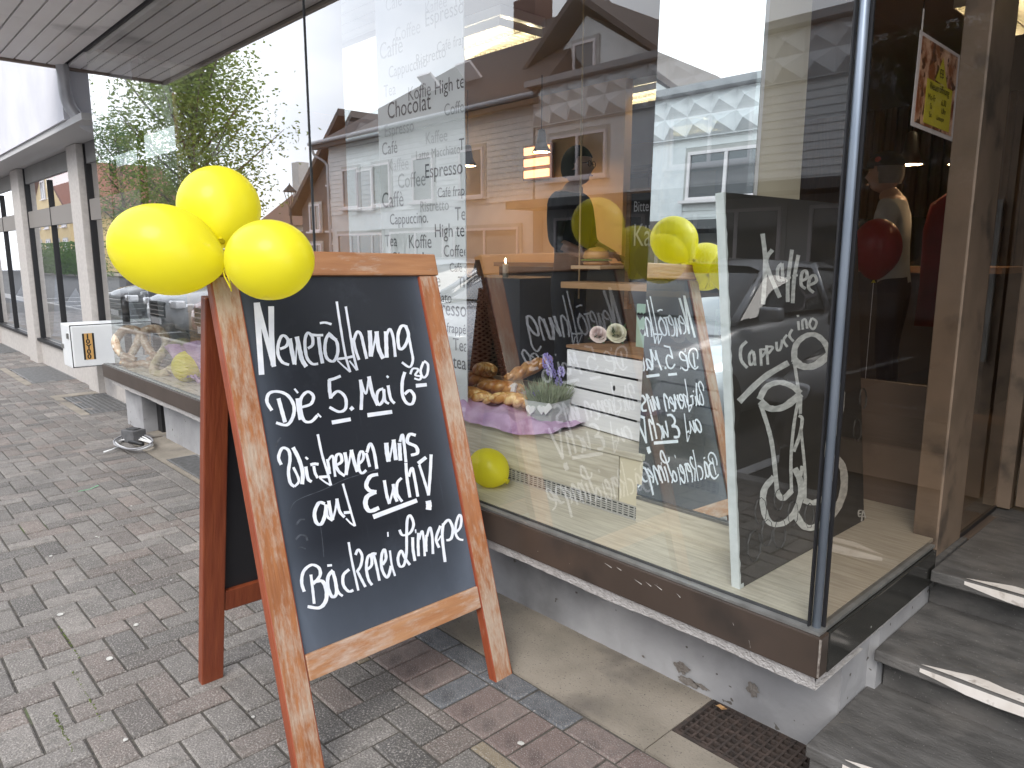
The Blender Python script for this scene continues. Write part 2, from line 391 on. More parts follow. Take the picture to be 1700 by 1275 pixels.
# little flattened gum spots, moss and chips
g = MB()
for (px, py_, r_) in ((100, 1020, .014), (226, 1037, .013), (182, 1093, .016), (84, 923, .011), (865, 1234, .012), (218, 840, .009), (160, 891, .008), (284, 963, .006), (208, 1228, .009), (164, 892, .007), (285, 870, .006), (420, 1190, .007)):
    c = on(px, py_, 2, .004); n = 9
    g.face([(c.x+r_*random.uniform(.75, 1.15)*math.cos(6.283*a/n), c.y+r_*.8*random.uniform(.75, 1.15)*math.sin(6.283*a/n), .0045) for a in range(n)])
tag(g.build('chewing_gum_spots', mat('old_gum', (.55, .54, .5), (.4, .39, .37), rough=.8, scale=90)), kind='structure')
g = MB()
for (x0, y0, x1, y1) in ((-.12, -.04, .25, -.04), (.1, -.14, .36, -.14), (-.5, .0, -.2, .0)):
    for q_ in range(60):
        t = random.random(); cx, cy = x0+(x1-x0)*t, y0+(y1-y0)*t+random.gauss(0, .002); s_ = random.uniform(.0015, .005)
        g.add([(cx-s_, cy-s_*.6, 0), (cx+s_, cy-s_*.6, 0), (cx, cy+s_*.6, 0), (cx, cy, s_*.6)], [(0, 1, 3), (1, 2, 3), (2, 0, 3)])
tag(g.build('moss', mat('moss', (.1, .14, .02), (.07, .09, .02), rough=1, scale=60)), kind='stuff', label='green moss in the paver joints', cat='moss')
g = MB(); 
c0, c1, c2 = on(130, 816, 2, .004), on(150, 812, 2, .004), on(163, 806, 2, .004)
g.tube([c0+Vector((0, 0, .001)), c1+Vector((0, 0, .001)), c2+Vector((0, 0, .001))], .004, 4, flat=.3)
tag(g.build('green_spray_mark', mat('green_spray', (.12, .55, .25), (.25, .45, .3), rough=.9, scale=200)), kind='structure')
leafm = mat('dry_leaf', (.3, .16, .06), (.42, .26, .12), rough=.8, scale=60)
c = on(1197, 1176, 2, .02)
g = MB(); pts = [(-.022, 0, 0), (-.01, .009, .006), (.008, .01, .004), (.024, 0, .008), (.008, -.009, .002), (-.008, -.008, .007)]
g.add([(a*.9, b_*.9, z) for a, b_, z in pts]+[(0, 0, -.002), (0, .0, .004)], [(0, 1, 6), (1, 2, 6), (2, 3, 6), (3, 4, 6), (4, 5, 6), (5, 0, 6)])
tag(g.build('dry_leaf', leafm, loc=c), 'small curled dry brown leaf on the rusty drain grate', 'leaf')

# ------------------------------------------------------------------ bakery shop
GY = 1.17; ZT = 2.95; XR = 1.892; ZS = .50
shop = thing('bakery_shop', (0, 1.38, 0), 'bakery shop front with a glass bay window on a brown fascia under a slatted canopy', 'building')
def S(name, m, *a, **k):   # part of the shop in world coordinates
    o = B(name, m, shop, *a, **k); o.location = (0, -1.38, 0); return o
def SM(mb, name, m=None, parent=None, smooth=False):
    o = mb.build(name, m, parent or shop, smooth)
    if parent is None: o.location = (0, -1.38, 0)
    return o
# plinth with slightly uneven face and a chipped lip
pl = MB()
def wavy(x0, x1, y, z0, z1, n=60, amp=.004):
    vs = []; fs = []
    for i in range(n+1):
        for j in range(4):
            vs.append((x0+(x1-x0)*i/n, y+random.gauss(0, amp*.3), z0+(z1-z0)*j/3))
    for i in range(n):
        for j in range(3): a = i*4+j; fs.append((a, a+4, a+5, a+1))
    return vs, fs
pl.add(*wavy(-1.2, 1.84, 1.415, -.05, .355)); pl.box(-1.2, 1.842, 1.42, 1.9, -.05, .355); pl.box(1.70, 1.868, 1.60, 2.3, -.05, .355); pl.add(*wavy(-3.3, -1.2, 1.303, -.05, .348)); pl.box(-3.3, -1.2, 1.308, 1.9, -.05, .348)
SM(pl, 'plinth', M_plin)
lp = MB(); n = 240
for i in range(n):
    xa, xb = -4.1+(5.98)*i/n, -4.1+(5.98)*(i+1)/n
    da = .0025*math.sin(i*.23)+random.uniform(-.0016, .0016)
    if i: da0 = prevd
    else: da0 = da
    prevd = da
    lp.add([(xa, 1.152, .385), (xb, 1.152, .385), (xb, 1.162, .343+da), (xa, 1.162, .343+da0), (xa, 1.45, .343+da0), (xb, 1.45, .343+da)], [(0, 1, 2, 3), (3, 2, 5, 4)])
lp.box(-4.1, 1.87, 1.175, 1.9, .362, .388)
lp.add([(1.885, 1.155, .385), (1.885, 1.9, .385), (1.876, 1.9, .352), (1.876, 1.165, .352), (1.76, 1.165, .352), (1.76, 1.9, .352)], [(0, 1, 2, 3), (3, 2, 5, 4)])
SM(lp, 'concrete_lip', M_lip)
# patches where the paint has come off
M_bare = mat('bare_cement', (.17, .15, .135), (.22, .2, .18), rough=1, scale=70, bump=.7, bscale=120)
for (px, py_, sx, sz) in ((1132, 1108, .03, .022), (1143, 1132, .045, .014), (1250, 1145, .022, .022), (1068, 1090, .006, .004), (1165, 1140, .03, .008), (905, 1025, .02, .004), (850, 1000, .03, .004)):
    c = on(px, py_, 1, 1.409); nn = 22
    SM(MB().face([(c.x+sx*math.cos(6.283*a/nn)*random.uniform(.6, 1.25), 1.4085, max(.002, c.z+sz*math.sin(6.283*a/nn)*random.uniform(.6, 1.3))) for a in range(nn)]), 'bare_patch', M_bare)
# block below the left end
S('support_block', M_plin, -4.05, -3.62, 1.24, 1.75, -.02, .352)
S('drain_hose', M_black, -3.60, -3.50, 1.34, 1.5, -.02, .352)
# fascia
S('fascia', M_fas, -4.28, XR, 1.142, 1.19, .384, .49, bev=.003)
S('side_fascia', mat('side_fascia_black', (.022, .022, .02), (.03, .03, .026), rough=.12, scale=3, speck=(.25, .24, .22), sscale=50, slo=.74, shi=.76), XR-.045, XR+.0015, 1.192, 1.95, .383, .488, bev=.002)
S('left_fascia', M_fas, -4.28, -4.24, 1.192, 1.46, .384, .49)
S('floor_slab', M_dark, -4.23, 1.84, 1.192, 2.24, .39, .489)
S('window_sill', M_alu, -4.27, 1.885, 1.150, 1.188, .491, .499)
S('side_sill', M_alu, 1.85, 1.884, 1.19, 1.96, .491, .499)
M_scr = mat('scratch', (.5, .48, .45), rough=.6)
for (px, py_, dx, dz) in ((1052, 961, .03, -.006), (1072, 966, .02, -.006), (1085, 969, .03, -.008), (1003, 934, .03, -.006), (1023, 941, .02, -.004), (1120, 982, .02, -.01), (1243, 1062, .006, -.02), (1216, 1033, .004, -.006)):
    c = on(px, py_, 1, 1.1413); SM(MB().face([(c.x, 1.1415, c.z), (c.x+dx, 1.1415, c.z+dz), (c.x+dx*.95, 1.1415, c.z+dz-.0025), (c.x+dx*.3, 1.1415, c.z-.003)]), 'scratch', M_scr)
sc_ = MB(); sc_.box(XR-.002, XR+.0025, 1.1395, 1.1435, .39, .488)
SM(sc_, 'worn_edge', mat('worn_edge', (.3, .27, .24), (.08, .06, .05), rough=.6, scale=60))
# glass panes
seam = -.56
def pane(name, pts, m, parent=None):
    return SM(MB().face(pts), name, m, parent)
pane('window_pane', [(-4.0, GY, .497), (seam-.004, GY, .497), (seam-.004, GY, ZT), (-4.0, GY, ZT)], M_glass)
pane('window_pane', [(seam+.004, GY, .497), (1.855, GY, .497), (1.855, GY, ZT), (seam+.004, GY, ZT)], M_glass)
S('glass_joint', M_dark, seam-.004, seam+.004, GY-.004, GY+.006, .497, ZT)
pane('side_pane', [(1.872, GY+.02, .497), (1.872, 2.005, .497), (1.872, 2.005, ZT), (1.872, GY+.02, ZT)], M_glass2)
pane('end_pane', [(-4.0, GY, .497), (-4.0, 1.46, .497), (-4.0, 1.46, ZT), (-4.0, GY, ZT)], glassmat('end_glass', base=.05, k=.8))
cp = MB(); cp.tube([(1.864, 1.178, .497), (1.864, 1.178, ZT)], .0105, 14); SM(cp, 'corner_post', M_post, smooth=True)
cp = MB(); cp.box(1.8475, 1.8515, 1.163, 1.179, .497, ZT); cp.box(1.8715, 1.88, 1.188, 1.195, .497, ZT); SM(cp, 'corner_seal', M_dark)
S('floor_seal', M_dark, -4.0, 1.85, GY+.0015, GY+.007, .499, .506)
# display floor, step and back
fl = MB(); fl.box(-3.99, 1.862, 1.178, 1.44, .4895, ZS); fl.box(1.14, 1.862, 1.44, 2.25, .4895, ZS)
SM(fl, 'display_floor', M_lam)
S('floor_edge', M_lamedge, -3.99, 1.84, 1.1775, 1.1785, .4905, .4995)
S('step_front', M_lam, -2.6, 1.036, 1.432, 1.455, .553, .715)
S('cream_panel', M_lam2, 1.040, 1.135, 1.434, 1.455, .553, .715)
S('step_top', M_lam, -2.6, 1.137, 1.427, 1.92, .717, .739, bev=.002)
S('vent_backing', M_black, -2.6, 1.135, 1.447, 1.455, .50, .553)
vt = MB(); vt.box(-2.6, 1.135, 1.436, 1.441, .546, .5525); vt.box(-2.6, 1.135, 1.436, 1.441, .5005, .507)
nv = 70
for i in range(nv+1):
    x = -.6+1.73*i/nv; vt.box(x-.0028, x+.0028, 1.436, 1.44, .507, .546)
for j in range(1, 5):
    z = .507+.039*j/5; vt.box(-.6, 1.13, 1.437, 1.44, z-.002, z+.002)
vt.box(-2.6, -.6, 1.436, 1.441, .507, .546)
SM(vt, 'vent_grille', mat('vent_grey', (.42, .41, .38), rough=.5))
S('back_board', mat('tan_board', (.3, .22, .15), (.25, .18, .12), rough=.6, scale=5, stretch=(1, 12, 12)), -2.6, 1.137, 1.92, 1.94, .45, .80)
S('side_board', mat('dark_board', (.12, .09, .07), (.15, .11, .085), rough=.5, scale=6), 1.137, 1.80, 2.25, 2.27, .43, .95)

# canopy: soffit boards run along the shop front
can = thing('canopy', (-2, .9, 2.95), 'canopy of grey soffit boards over the shop window with its open end at the left', 'canopy')
CE = -4.72
yb = .385; pitch_ = .112
while yb < GY-.03:
    o = B('soffit_board', M_soffit, can, CE+2, 5.4+2, yb-.9, min(yb+pitch_-.012, GY-.008)-.9, 0, .02, bev=.002); yb += pitch_
yb = GY+.03
while yb < 2.0:
    o = B('soffit_board', M_soffit, can, CE+2, -4.02+2, yb-.9, yb+pitch_-.012-.9, 0, .02, bev=.002); yb += pitch_
B('canopy_deck', M_dark, can, CE+2.01, 5.4+2, .39-.9, 2.1-.9, .021, .2)
B('edge_trim', mat('canopy_trim', (.24, .2, .18), (.3, .26, .24), rough=.6, scale=6), can, CE+1.97, 5.4+2, .35-.9, .38-.9, -.025, .24)
B('end_trim', mat('canopy_end', (.2, .15, .12), (.26, .2, .17), rough=.6, scale=6), can, CE+1.96, CE+1.995, .381-.9, 2.0-.9, -.02, .24)
B('black_track', M_dark, can, -4.02+2, 1.88+2, GY-.007-.9, GY+.002-.9, -.02, .018)
B('inner_track', M_alu, can, -4.02+2, 1.86+2, GY+.01-.9, GY+.03-.9, -.03, .018)

# bronze post, short glass, door in the entrance recess
S('bronze_post', M_bronze, 1.80, 1.876, 2.012, 2.25, .44, 2.949, bev=.003)
S('post_foot', M_steps, 1.80, 1.893, 1.955, 2.27, .36, .4395)
pane('recess_pane', [(1.87, 2.25, .45), (1.87, 2.70, .45), (1.87, 2.70, ZT), (1.87, 2.25, ZT)], M_glass2)
S('recess_seal', M_dark, 1.865, 1.875, 2.252, 2.69, .4365, .452)
door = S('door', M_bronze, 1.865, 1.915, 2.70, 2.76, .445, 2.949)
o = B('door_frame', M_bronze, door, 1.93, 1.99, 2.71, 2.75, .46, 2.6); B('door_frame', M_bronze, door, 1.99, 2.9, 2.71, 2.75, .46, .60); B('door_frame', M_bronze, door, 1.99, 2.9, 2.71, 2.75, 2.5, 2.6)
pane('door_pane', [(1.99, 2.73, .60), (2.9, 2.73, .60), (2.9, 2.73, 2.5), (1.99, 2.73, 2.5)], M_glass2, door)
B('door_handle', M_alu, door, 1.95, 1.97, 2.67, 2.69, 1.0, 1.6, bev=.004)
S('door_header', M_bronze, 1.915, 3.3, 2.70, 2.76, 2.62, 2.949)
# unseen right side of the entrance, added dark so side glass mirrors no sky
S('sky_block_jamb', mat('dark_brown_jamb', (.16, .13, .11), (.2, .16, .135), rough=.4, scale=4), 3.35, 3.5, 1.2, 4.2, 0, 2.949)
S('sky_block_wall', mat('dark_wall', (.06, .05, .045), (.08, .07, .06), rough=.6, scale=4), 3.5, 5.4, 1.2, 1.5, 0, 2.949)
# interior room
warm = mat('warm_plaster', (.62, .38, .2), (.55, .33, .17), rough=.85, scale=2)
brownw = mat('brown_slat_wall', (.25, .17, .12), (.2, .135, .095), rough=.6, scale=5, stretch=(10, 10, 1))
def RM(name, m, *a): return S(name, m, *a)
RM('room_floor', mat('brown_tile', (.08, .06, .05), (.1, .075, .06), rough=.35, scale=3), -5.1, 3.3, 2.28, 8.2, .40, .4355)
RM('back_wall', warm, -5.1, -3.2, 8.1, 8.2, .43, 2.96)
RM('back_wall', brownw, -3.2, 3.3, 8.1, 8.2, .43, 2.96)
RM('room_side_wall', warm, -5.2, -5.1, 2.2, 8.2, .43, 2.96)
RM('room_side_wall', brownw, 3.3, 3.36, 4.2, 8.2, .43, 2.96)
RM('room_ceiling', mat('dim_ceiling', (.3, .27, .24), rough=.9), -5.1, 3.3, 2.0, 8.2, 2.952, 3.0)
RM('upper_wall', M_wallw, -4.72, 5.4, 2.2, 8.2, 3.18, 6.5)
sl = MB()
for i in range(34):
    x = -.9+i*.12; sl.box(x, x+.05, 8.04, 8.1, .43, 2.96)
SM(sl, 'wall_slat', mat('wood_slat', (.2, .12, .075), (.15, .09, .055), rough=.6, scale=8, stretch=(10, 10, 1)))

# soffit lamps inside: fluorescent louvre lamps and pendants
M_emit = mat('lamp_tube', (1, .95, .8), emit=(1, .86, .62), estr=9)
M_emit2 = mat('warm_bulb', (1, .8, .5), emit=(1, .66, .36), estr=45)
def ceil_lamp(x, y, rz, label):
    t = thing('ceiling_lamp', (x, y, 2.85), label, 'ceiling lamp', rz=rz, group='louvred ceiling lamps in the shop')
    B('lamp_housing', M_white, t, -.47, .47, -.2, .2, .04, .098)
    for k in (-.1, .1): B('lamp_tube', M_emit, t, -.43, .43, k-.015, k+.015, .015, .035)
    l_ = MB()
    for i in range(17): l_.box(-.45+i*.056-.002, -.45+i*.056+.002, -.19, .19, -.02, .03)
    for k in (-.19, 0, .19): l_.box(-.45, .45, k-.004, k+.004, -.02, .035)
    l_.build('louvre', mat('louvre', (.75, .72, .6), rough=.3), t)
ceil_lamp(-1.55, 3.0, 0, 'louvred ceiling lamp nearest the front, above the person with glasses')
ceil_lamp(-1.9, 5.2, 0, 'louvred ceiling lamp at the back left of the shop')
ceil_lamp(-3.9, 4.2, R(90), 'louvred ceiling lamp added at the far left to brighten the shop wall')  # extra lamp, added to brighten the wall behind the person
ceil_lamp(1.15, 5.0, R(90), 'louvred ceiling lamp seen through the side glass near the bronze post')
ceil_lamp(2.35, 4.4, R(90), 'louvred ceiling lamp behind the entrance door')
def pendant(x, y, z, label):
    t = thing('pendant_lamp', (x, y, z), label, 'pendant lamp', group='small pendant lamps over the counter')
    s_ = MB(); s_.lathe([(.012, .2), (.03, .19), (.045, .08), (.085, 0), (.08, 0), (.04, .08)], 20); s_.build('lamp_shade', mat('pendant_shade', (.06, .045, .035), rough=.4), t, True)
    s_ = MB(); s_.lathe([(.0, .0), (.072, .004), (.0, .012)], 20); s_.build('bulb', M_emit2, t)
    s_ = MB(); s_.tube([(0, 0, .19), (0, 0, 2.95-z)], .004, 6); s_.build('cord', M_black, t)
S('partition_wall', mat('warm_partition', (.78, .52, .3), (.7, .45, .25), rough=.85, scale=2), -5.0, -1.75, 4.9, 5.0, .43, 2.95)  # warm backdrop, added together with the three pendants that light it
pendant(-3.1, 4.2, 2.25, 'pendant lamp added to light the warm partition wall, left one')
pendant(-2.2, 4.3, 2.3, 'pendant lamp added to light the warm partition wall, right one')
pendant(-3.9, 3.9, 2.3, 'pendant lamp added to light the left end of the warm partition wall')
pendant(.81, 4.5, 1.95, 'pendant lamp left of the poster bottom, over the man in the cap')
pendant(1.10, 4.5, 1.93, 'pendant lamp just left of the bronze post')
# counter and shelving
ct = thing('shop_counter', (-1.2, 4.6, .44), 'dark shop counter with a glass top section behind the window', 'counter')
B('counter_body', mat('counter_dark', (.05, .05, .055), (.07, .065, .06), rough=.4, scale=4), ct, -1.9, 2.5, 0, .7, 0, .85)
B('counter_top', mat('counter_wood', (.3, .18, .1), (.22, .13, .07), rough=.4, scale=4, stretch=(1, 10, 10)), ct, -1.95, 2.55, -.03, .73, .852, .89)
SM(MB().box(0, 2.4, .05, .06, .892, 1.2), 'counter_glass', glassmat('green_glass', tint=(.55, .7, .62), base=.06, k=.7), ct)
sh = thing('wall_shelf', (-5.0, 7.6, .44), 'wooden shelf unit with baskets against the warm back wall', 'shelf')
for k in range(5): B('shelf_board', M_rawwood, sh, 0, 3.0, 0, .42, .35+k*.42, .38+k*.42)
for k in (0, 1.5, 2.97): B('upright', M_rawwood, sh, k, k+.03, 0, .42, 0, 2.1)
bm_ = mat('crust', (.3, .13, .04), (.45, .22, .08), rough=.6, scale=12)
lo = MB(); lo.lathe([(.001, -.06), (.08, -.04), (.11, 0), (.07, .05), (.001, .07)], 10); lo.use(bm_); lo.m = [0]*len(lo.f); lme = lo.mesh('bread_loaf', True)
for k in range(4):
    for i in range(9): link('bread_loaf', lme, sh, loc=(.2+i*.31, .2, .45+k*.42))
B('back_panel', mat('tan_backing', (.4, .24, .12), rough=.8), sh, .05, 2.9, .424, .43, 1.1, 2.2)
# hanging plank shelf with a bun
q0 = on(953, 477, 1, 2.0)
hs = thing('hanging_plank', (q0.x+.24, 2.0, q0.z), 'hanging wooden plank in the window carrying a small seeded bun', 'shelf')
B('plank', mat('plank_wood', (.5, .3, .16), (.42, .25, .12), rough=.5, scale=6, stretch=(1, 12, 12)), hs, -.24, .62, -.09, .09, 0, .028, bev=.003)
B('plank', mat('plank_wood2', (.55, .4, .26), (.5, .34, .2), rough=.5, scale=6, stretch=(1, 12, 12)), hs, -.19, -.02, -.08, .08, .085, .1, bev=.003)
for x in (-.21, .45):
    t_ = MB(); t_.tube([(x, 0, -.05), (x, 0, 2.94-q0.z)], .004, 6); t_.build('rope', mat('rope', (.4, .28, .16), rough=.9), hs)
bun = thing('bun', (q0.x+.13, 2.0, q0.z+.1005), 'round golden burger bun with lettuce on the hanging plank', 'bread')
t_ = MB(); t_.lathe([(.001, 0), (.055, .002), (.06, .012), (.05, .02)], 20); t_.build('bun_base', bm_, bun, True)
t_ = MB(); t_.lathe([(.05, .026), (.062, .034), (.052, .06), (.03, .075), (.001, .08)], 20); t_.build('bun_top', mat('golden_bun', (.5, .24, .06), (.62, .33, .1), rough=.45, scale=20), bun, True)
t_ = MB(); t_.lathe([(.05, .019), (.068, .021), (.07, .025), (.05, .027)], 20); t_.build('lettuce', mat('lettuce', (.15, .3, .04), rough=.6), bun)

# menu board inside
M_slate = mat('menu_slate', (.02, .02, .022), (.03, .03, .032), rough=.6, scale=6)
M_chalk = mat('chalk_white', (.75, .76, .8), rough=.8)
q0 = on(1046, 322, 1, 2.9)
mbd = thing('menu_board', q0, 'small black menu board with white handwriting left of the mirror pillar', 'menu board')
B('board', M_slate, mbd, .012, .5, 0, .02, -.62, 0); B('frame', M_rawwood, mbd, -.015, .0115, -.01, .03, -.65, .02); B('frame', M_rawwood, mbd, .0125, .5, -.01, .03, .0005, .025)
for (b_, x, z, s_) in (('Bitte wähle', .03, -.1, .07), ('Käsek', .03, -.29, .15)):
    o = link('lettering', textmesh(b_, s_, M_chalk), mbd, loc=(x, -.004, z)); o.rotation_euler = (R(90), 0, 0); o.scale = (.8, 1.2, 1)
q0 = on(866, 300, 1, 4.8); q1 = on(914, 236, 1, 4.8)
lm_ = thing('lit_menu_panel', q0, 'warm orange backlit picture panel hanging in the shop behind the window', 'sign')
B('panel_frame', M_rawwood, lm_, 0, q1.x-q0.x, .02, .06, 0, q1.z-q0.z)
for k in range(3): B('lit_picture', mat('backlit_orange', (1, .6, .25), emit=(1, .5, .2), estr=1.6), lm_, .03, q1.x-q0.x-.03, .0, .018, .02+k*(q1.z-q0.z)/3, (k+.82)*(q1.z-q0.z)/3)

# ------------------------------------------------------------------ text film panels and mirrors
M_film = mat('grey_print_film', (.55, .57, .58), (.6, .62, .63), rough=.5, scale=3)
M_filmc = glassmat('clear_film', tint=(.83, .86, .84), base=.04, k=.3)
M_tx = [mat('print_%d' % i, c) for i, c in enumerate(((.02, .02, .022), (.11, .11, .115), (.25, .26, .265), (.38, .39, .4)))]
tp = thing('text_panel', (-.1, 1.45, .739), 'grey hanging panel printed with coffee words, between the chalkboard sign and the woman', 'printed panel')
fp = MB(); fp.box(-.323, .30, -.004, 0, .0, 2.2); fp.build('panel', M_film, tp)
XA = -.36
words = [('Caffè', 630, 100, 30, 2), ('Espresso', 705, 45, 27, 2), ('Coffee', 655, 70, 25, 3), ('Café frappé', 725, 88, 19, 2), ('Ristretto', 690, 110, 21, 2), ('Cappuccino', 645, 130, 21, 2),
 ('Tea', 637, 162, 22, 2), ('Koffie', 677, 168, 25, 1), ('High tea', 721, 158, 25, 0), ('Chocolat', 643, 198, 30, 0), ('Coffee', 737, 193, 22, 2), ('Espresso', 638, 228, 22, 3), ('Kaffee', 706, 240, 22, 3),
 ('Café', 634, 258, 23, 1), ('Thé', 762, 250, 22, 0), ('Latte Macchiato', 690, 266, 17, 2), ('Kaffee', 644, 285, 22, 3), ('Espresso', 705, 296, 26, 0), ('Coffee', 660, 313, 27, 2), ('Café frappé', 726, 328, 18, 1),
 ('Caffè', 634, 345, 28, 1), ('Ristretto', 697, 352, 20, 2), ('Tea', 755, 366, 25, 1), ('Cappuccino.', 647, 373, 20, 0), ('High tea', 721, 394, 25, 0), ('Tea', 639, 409, 22, 1), ('Koffie', 678, 412, 25, 1),
 ('Coffee', 736, 426, 22, 1), ('Chocolat', 648, 445, 30, 0), ('Café späh', 746, 451, 17, 1), ('Kaffee', 690, 474, 25, 1), ('Thé', 760, 477, 21, 0), ('Latte Macchiato', 668, 497, 19, 1), ('Espresso', 706, 520, 28, 0),
 ('Café frappé', 716, 548, 18, 0), ('Tea', 752, 581, 24, 1), ('High tea', 716, 604, 25, 0), ('Kaffee', 705, 25, 22, 3), ('Tea', 752, 12, 24, 3), ('Café', 640, 20, 24, 3)]
PF = 1.446
def words_on(parent, origin, words, yplane, clipx=None):
    for (b_, px, py_, sz, sh_) in words:
        P = on(px, py_, 1, yplane-.0015); d = (P-CAM).dot(fwd); s_ = sz*d/FPX*1.25
        me = textmesh(b_, s_, M_tx[sh_])
        if clipx:
            bm = bmesh.new(); bm.from_mesh(me); bmesh.ops.bisect_plane(bm, geom=bm.verts[:]+bm.edges[:]+bm.faces[:], plane_co=(clipx-P.x, 0, 0), plane_no=(1, 0, 0), clear_outer=True); bm.to_mesh(me); bm.free()
        o = link('lettering', me, parent, loc=P-origin); o.rotation_euler = (R(90), 0, 0); o.scale = (.86, 1, 1)
words_on(tp, Vector((-.1, 1.45, .739)), words, PF, None)
for o in [c for c in tp.children if c.name.startswith('lettering')]:   # trim words at the panel's right edge
    lim = (.298-o.location.x)/.86
    bm = bmesh.new(); bm.from_mesh(o.data); bmesh.ops.bisect_plane(bm, geom=bm.verts[:]+bm.edges[:]+bm.faces[:], plane_co=(lim, 0, 0), plane_no=(1, 0, 0), clear_outer=True); bm.to_mesh(o.data); bm.free()
tp2 = thing('text_panel', (-3.6, 1.44, .502), 'clear panel printed with coffee words above the big pretzel', 'printed panel')
fp = MB(); fp.box(-.085, 1.5, 0, .004, 0, 2.44); fp.build('panel', M_filmc, tp2)
words_on(tp2, Vector((-3.6, 1.44, .502)), [('Café', 236, 107, 16, 1), ('Chocolat', 246, 218, 21, 0), ('High tea', 308, 202, 18, 1), ('The', 340, 254, 15, 1), ('Espresso', 296, 278, 19, 0), ('Caffè', 240, 304, 22, 0), ('Chocolat', 261, 508, 21, 0), ('Café', 262, 540, 16, 1), ('Espresso', 309, 556, 17, 0), ('Tea', 335, 140, 18, 1)], 1.44)
ml = thing('mirror_strip', (-.565, 1.455, .739), 'tall narrow mirror left of the grey word panel', 'mirror')
B('mirror_face', M_mirror, ml, -.162, .161, -.002, 0, 0, 2.2); B('backing', M_white, ml, -.162, .161, .0005, .03, 0, 2.2)
mr = thing('mirror_pillar', (1.30, 1.435, .50), 'mirror-clad pillar between the white crate and the coffee board', 'pillar')
o = B('mirror_face', M_mirror, mr, -.184, .172, -.002, 0, 0, 2.33); o.location = (0, 0, .095); o.rotation_euler = (R(-1.5), 0, 0)
B('pillar_core', M_lam2, mr, -.155, .15, .09, .35, 0, 2.44)
o = B('mirror_backing', M_white, mr, -.184, .172, .001, .02, 0, 2.33); o.location = (0, 0, .095); o.rotation_euler = (R(-1.5), 0, 0)
B('base_panel', M_lam, mr, -.180, .19, -.008, .012, 0, .083); B('mirror_rail', M_alu, mr, -.180, .19, -.010, .012, .0835, .093)

# ------------------------------------------------------------------ neighbouring building (left)
nb = thing('neighbouring_building', (-8, 1.48, 0), 'white rendered building with grey stone piers and tall shop windows beyond the bay window', 'building')
def NB(name, m, x0, x1, y0, y1, z0, z1, parent=None, **k): return B(name, m, parent or nb, x0+8, x1+8, y0-1.48, y1-1.48, z0, z1, **k)
NB('plinth_wall', M_wallg, -30, -4.06, 1.5, 1.8, -.1, .30)
NB('white_upper_wall', M_wallw, -30, CE-.05, 1.15, 1.4, 2.53, 6.5)
NB('white_side_wall', M_wallw, CE-.05, -4.05, 1.5, 1.8, 2.47, 2.92)
NB('grey_soffit', mat('pale_soffit', (.5, .49, .49), rough=.7), -30, -4.3, 1.17, 1.7, 2.475, 2.528)
NB('window_sill_rail', M_dark, -30, -4.06, 1.46, 1.52, .30, .335)
xs = [(-5.74, -6.12), (-8.65, -9.13), (-11.7, -12.2), (-14.8, -15.3), (-18, -18.5), (-21.2, -21.7)]
for a, b_ in xs: NB('stone_pier', M_wallg, b_, a, 1.44, 1.75, -.05, 2.47, bev=.004)
prev = -4.06
for a, b_ in xs:
    x0, x1 = a, prev
    wn = NB('shop_window', M_dark, x0+.01, x0+.035, 1.5, 1.56, .33, 2.47); wn.name = 'shop_window'
    for q_ in (x1-.035,): NB('frame', M_dark, q_, q_+.025, 1.5, 1.56, .33, 2.47, wn)
    if x1-x0 > 1.4:
        xm = (x0+x1)/2; NB('frame', M_dark, xm-.009, xm+.009, 1.5, 1.56, .33, 2.25, wn)
    NB('lintel_panel', M_greyp, x0+.06, x1-.06, 1.51, 1.56, 2.28, 2.47, wn)
    NB('transom_panel', mat('brown_grey_panel', (.22, .2, .185), rough=.5), x0+.06, x1-.06, 1.505, 1.545, 1.74, 1.94, wn)
    p_ = MB().face([(x0+8.05, .05, .34), (x1+7.95, .05, .34), (x1+7.95, .05, 2.28), (x0+8.05, .05, 2.28)]).build('window_pane', M_glassN, wn)
    # folded paper decoration behind the glass
    if x1-x0 > 1.4:
        f = MB(); pk = [(x0+.1, .38), (x0+.3, 1.15), (x0+.9, .8), (x0+1.3, 1.02), (x0+2.0, .75), (x0+2.45, .5)]
        pk = [p for p in pk if p[0] < x1-.1]
        for i in range(len(pk)-1):
            a_, c_ = pk[i], pk[i+1]
            f.add([(a_[0]+8, .12+.06*(i % 2), .36), (c_[0]+8, .12+.06*((i+1) % 2), .36), (c_[0]+8, .15+.05*((i+1) % 2), c_[1]), (a_[0]+8, .15+.05*(i % 2), a_[1])], [(0, 1, 2, 3)])
        f.build('paper_mountains', mat('pleated_paper', (.62, .63, .68), (.5, .51, .56), rough=.9, scale=6, stretch=(1, 1, 6)), nb)
    prev = b_
NB('inner_back', mat('neighbour_inside', (.2, .2, .21), rough=.9), -24, -5.3, 2.4, 2.45, .0, 2.5)
pp = MB(); pp.tube([tuple(v) for v in spline([(3.30, -.32, 2.96), (3.31, -.32, 2.85), (3.31, -.31, 2.68), (3.33, -.26, 2.56), (3.37, -.16, 2.47), (3.42, .02, 2.43)], 6)], .05, 16)
o = pp.build('downpipe', M_pipe, nb, True)
tag(o, label='fat grey curved downpipe below the canopy')

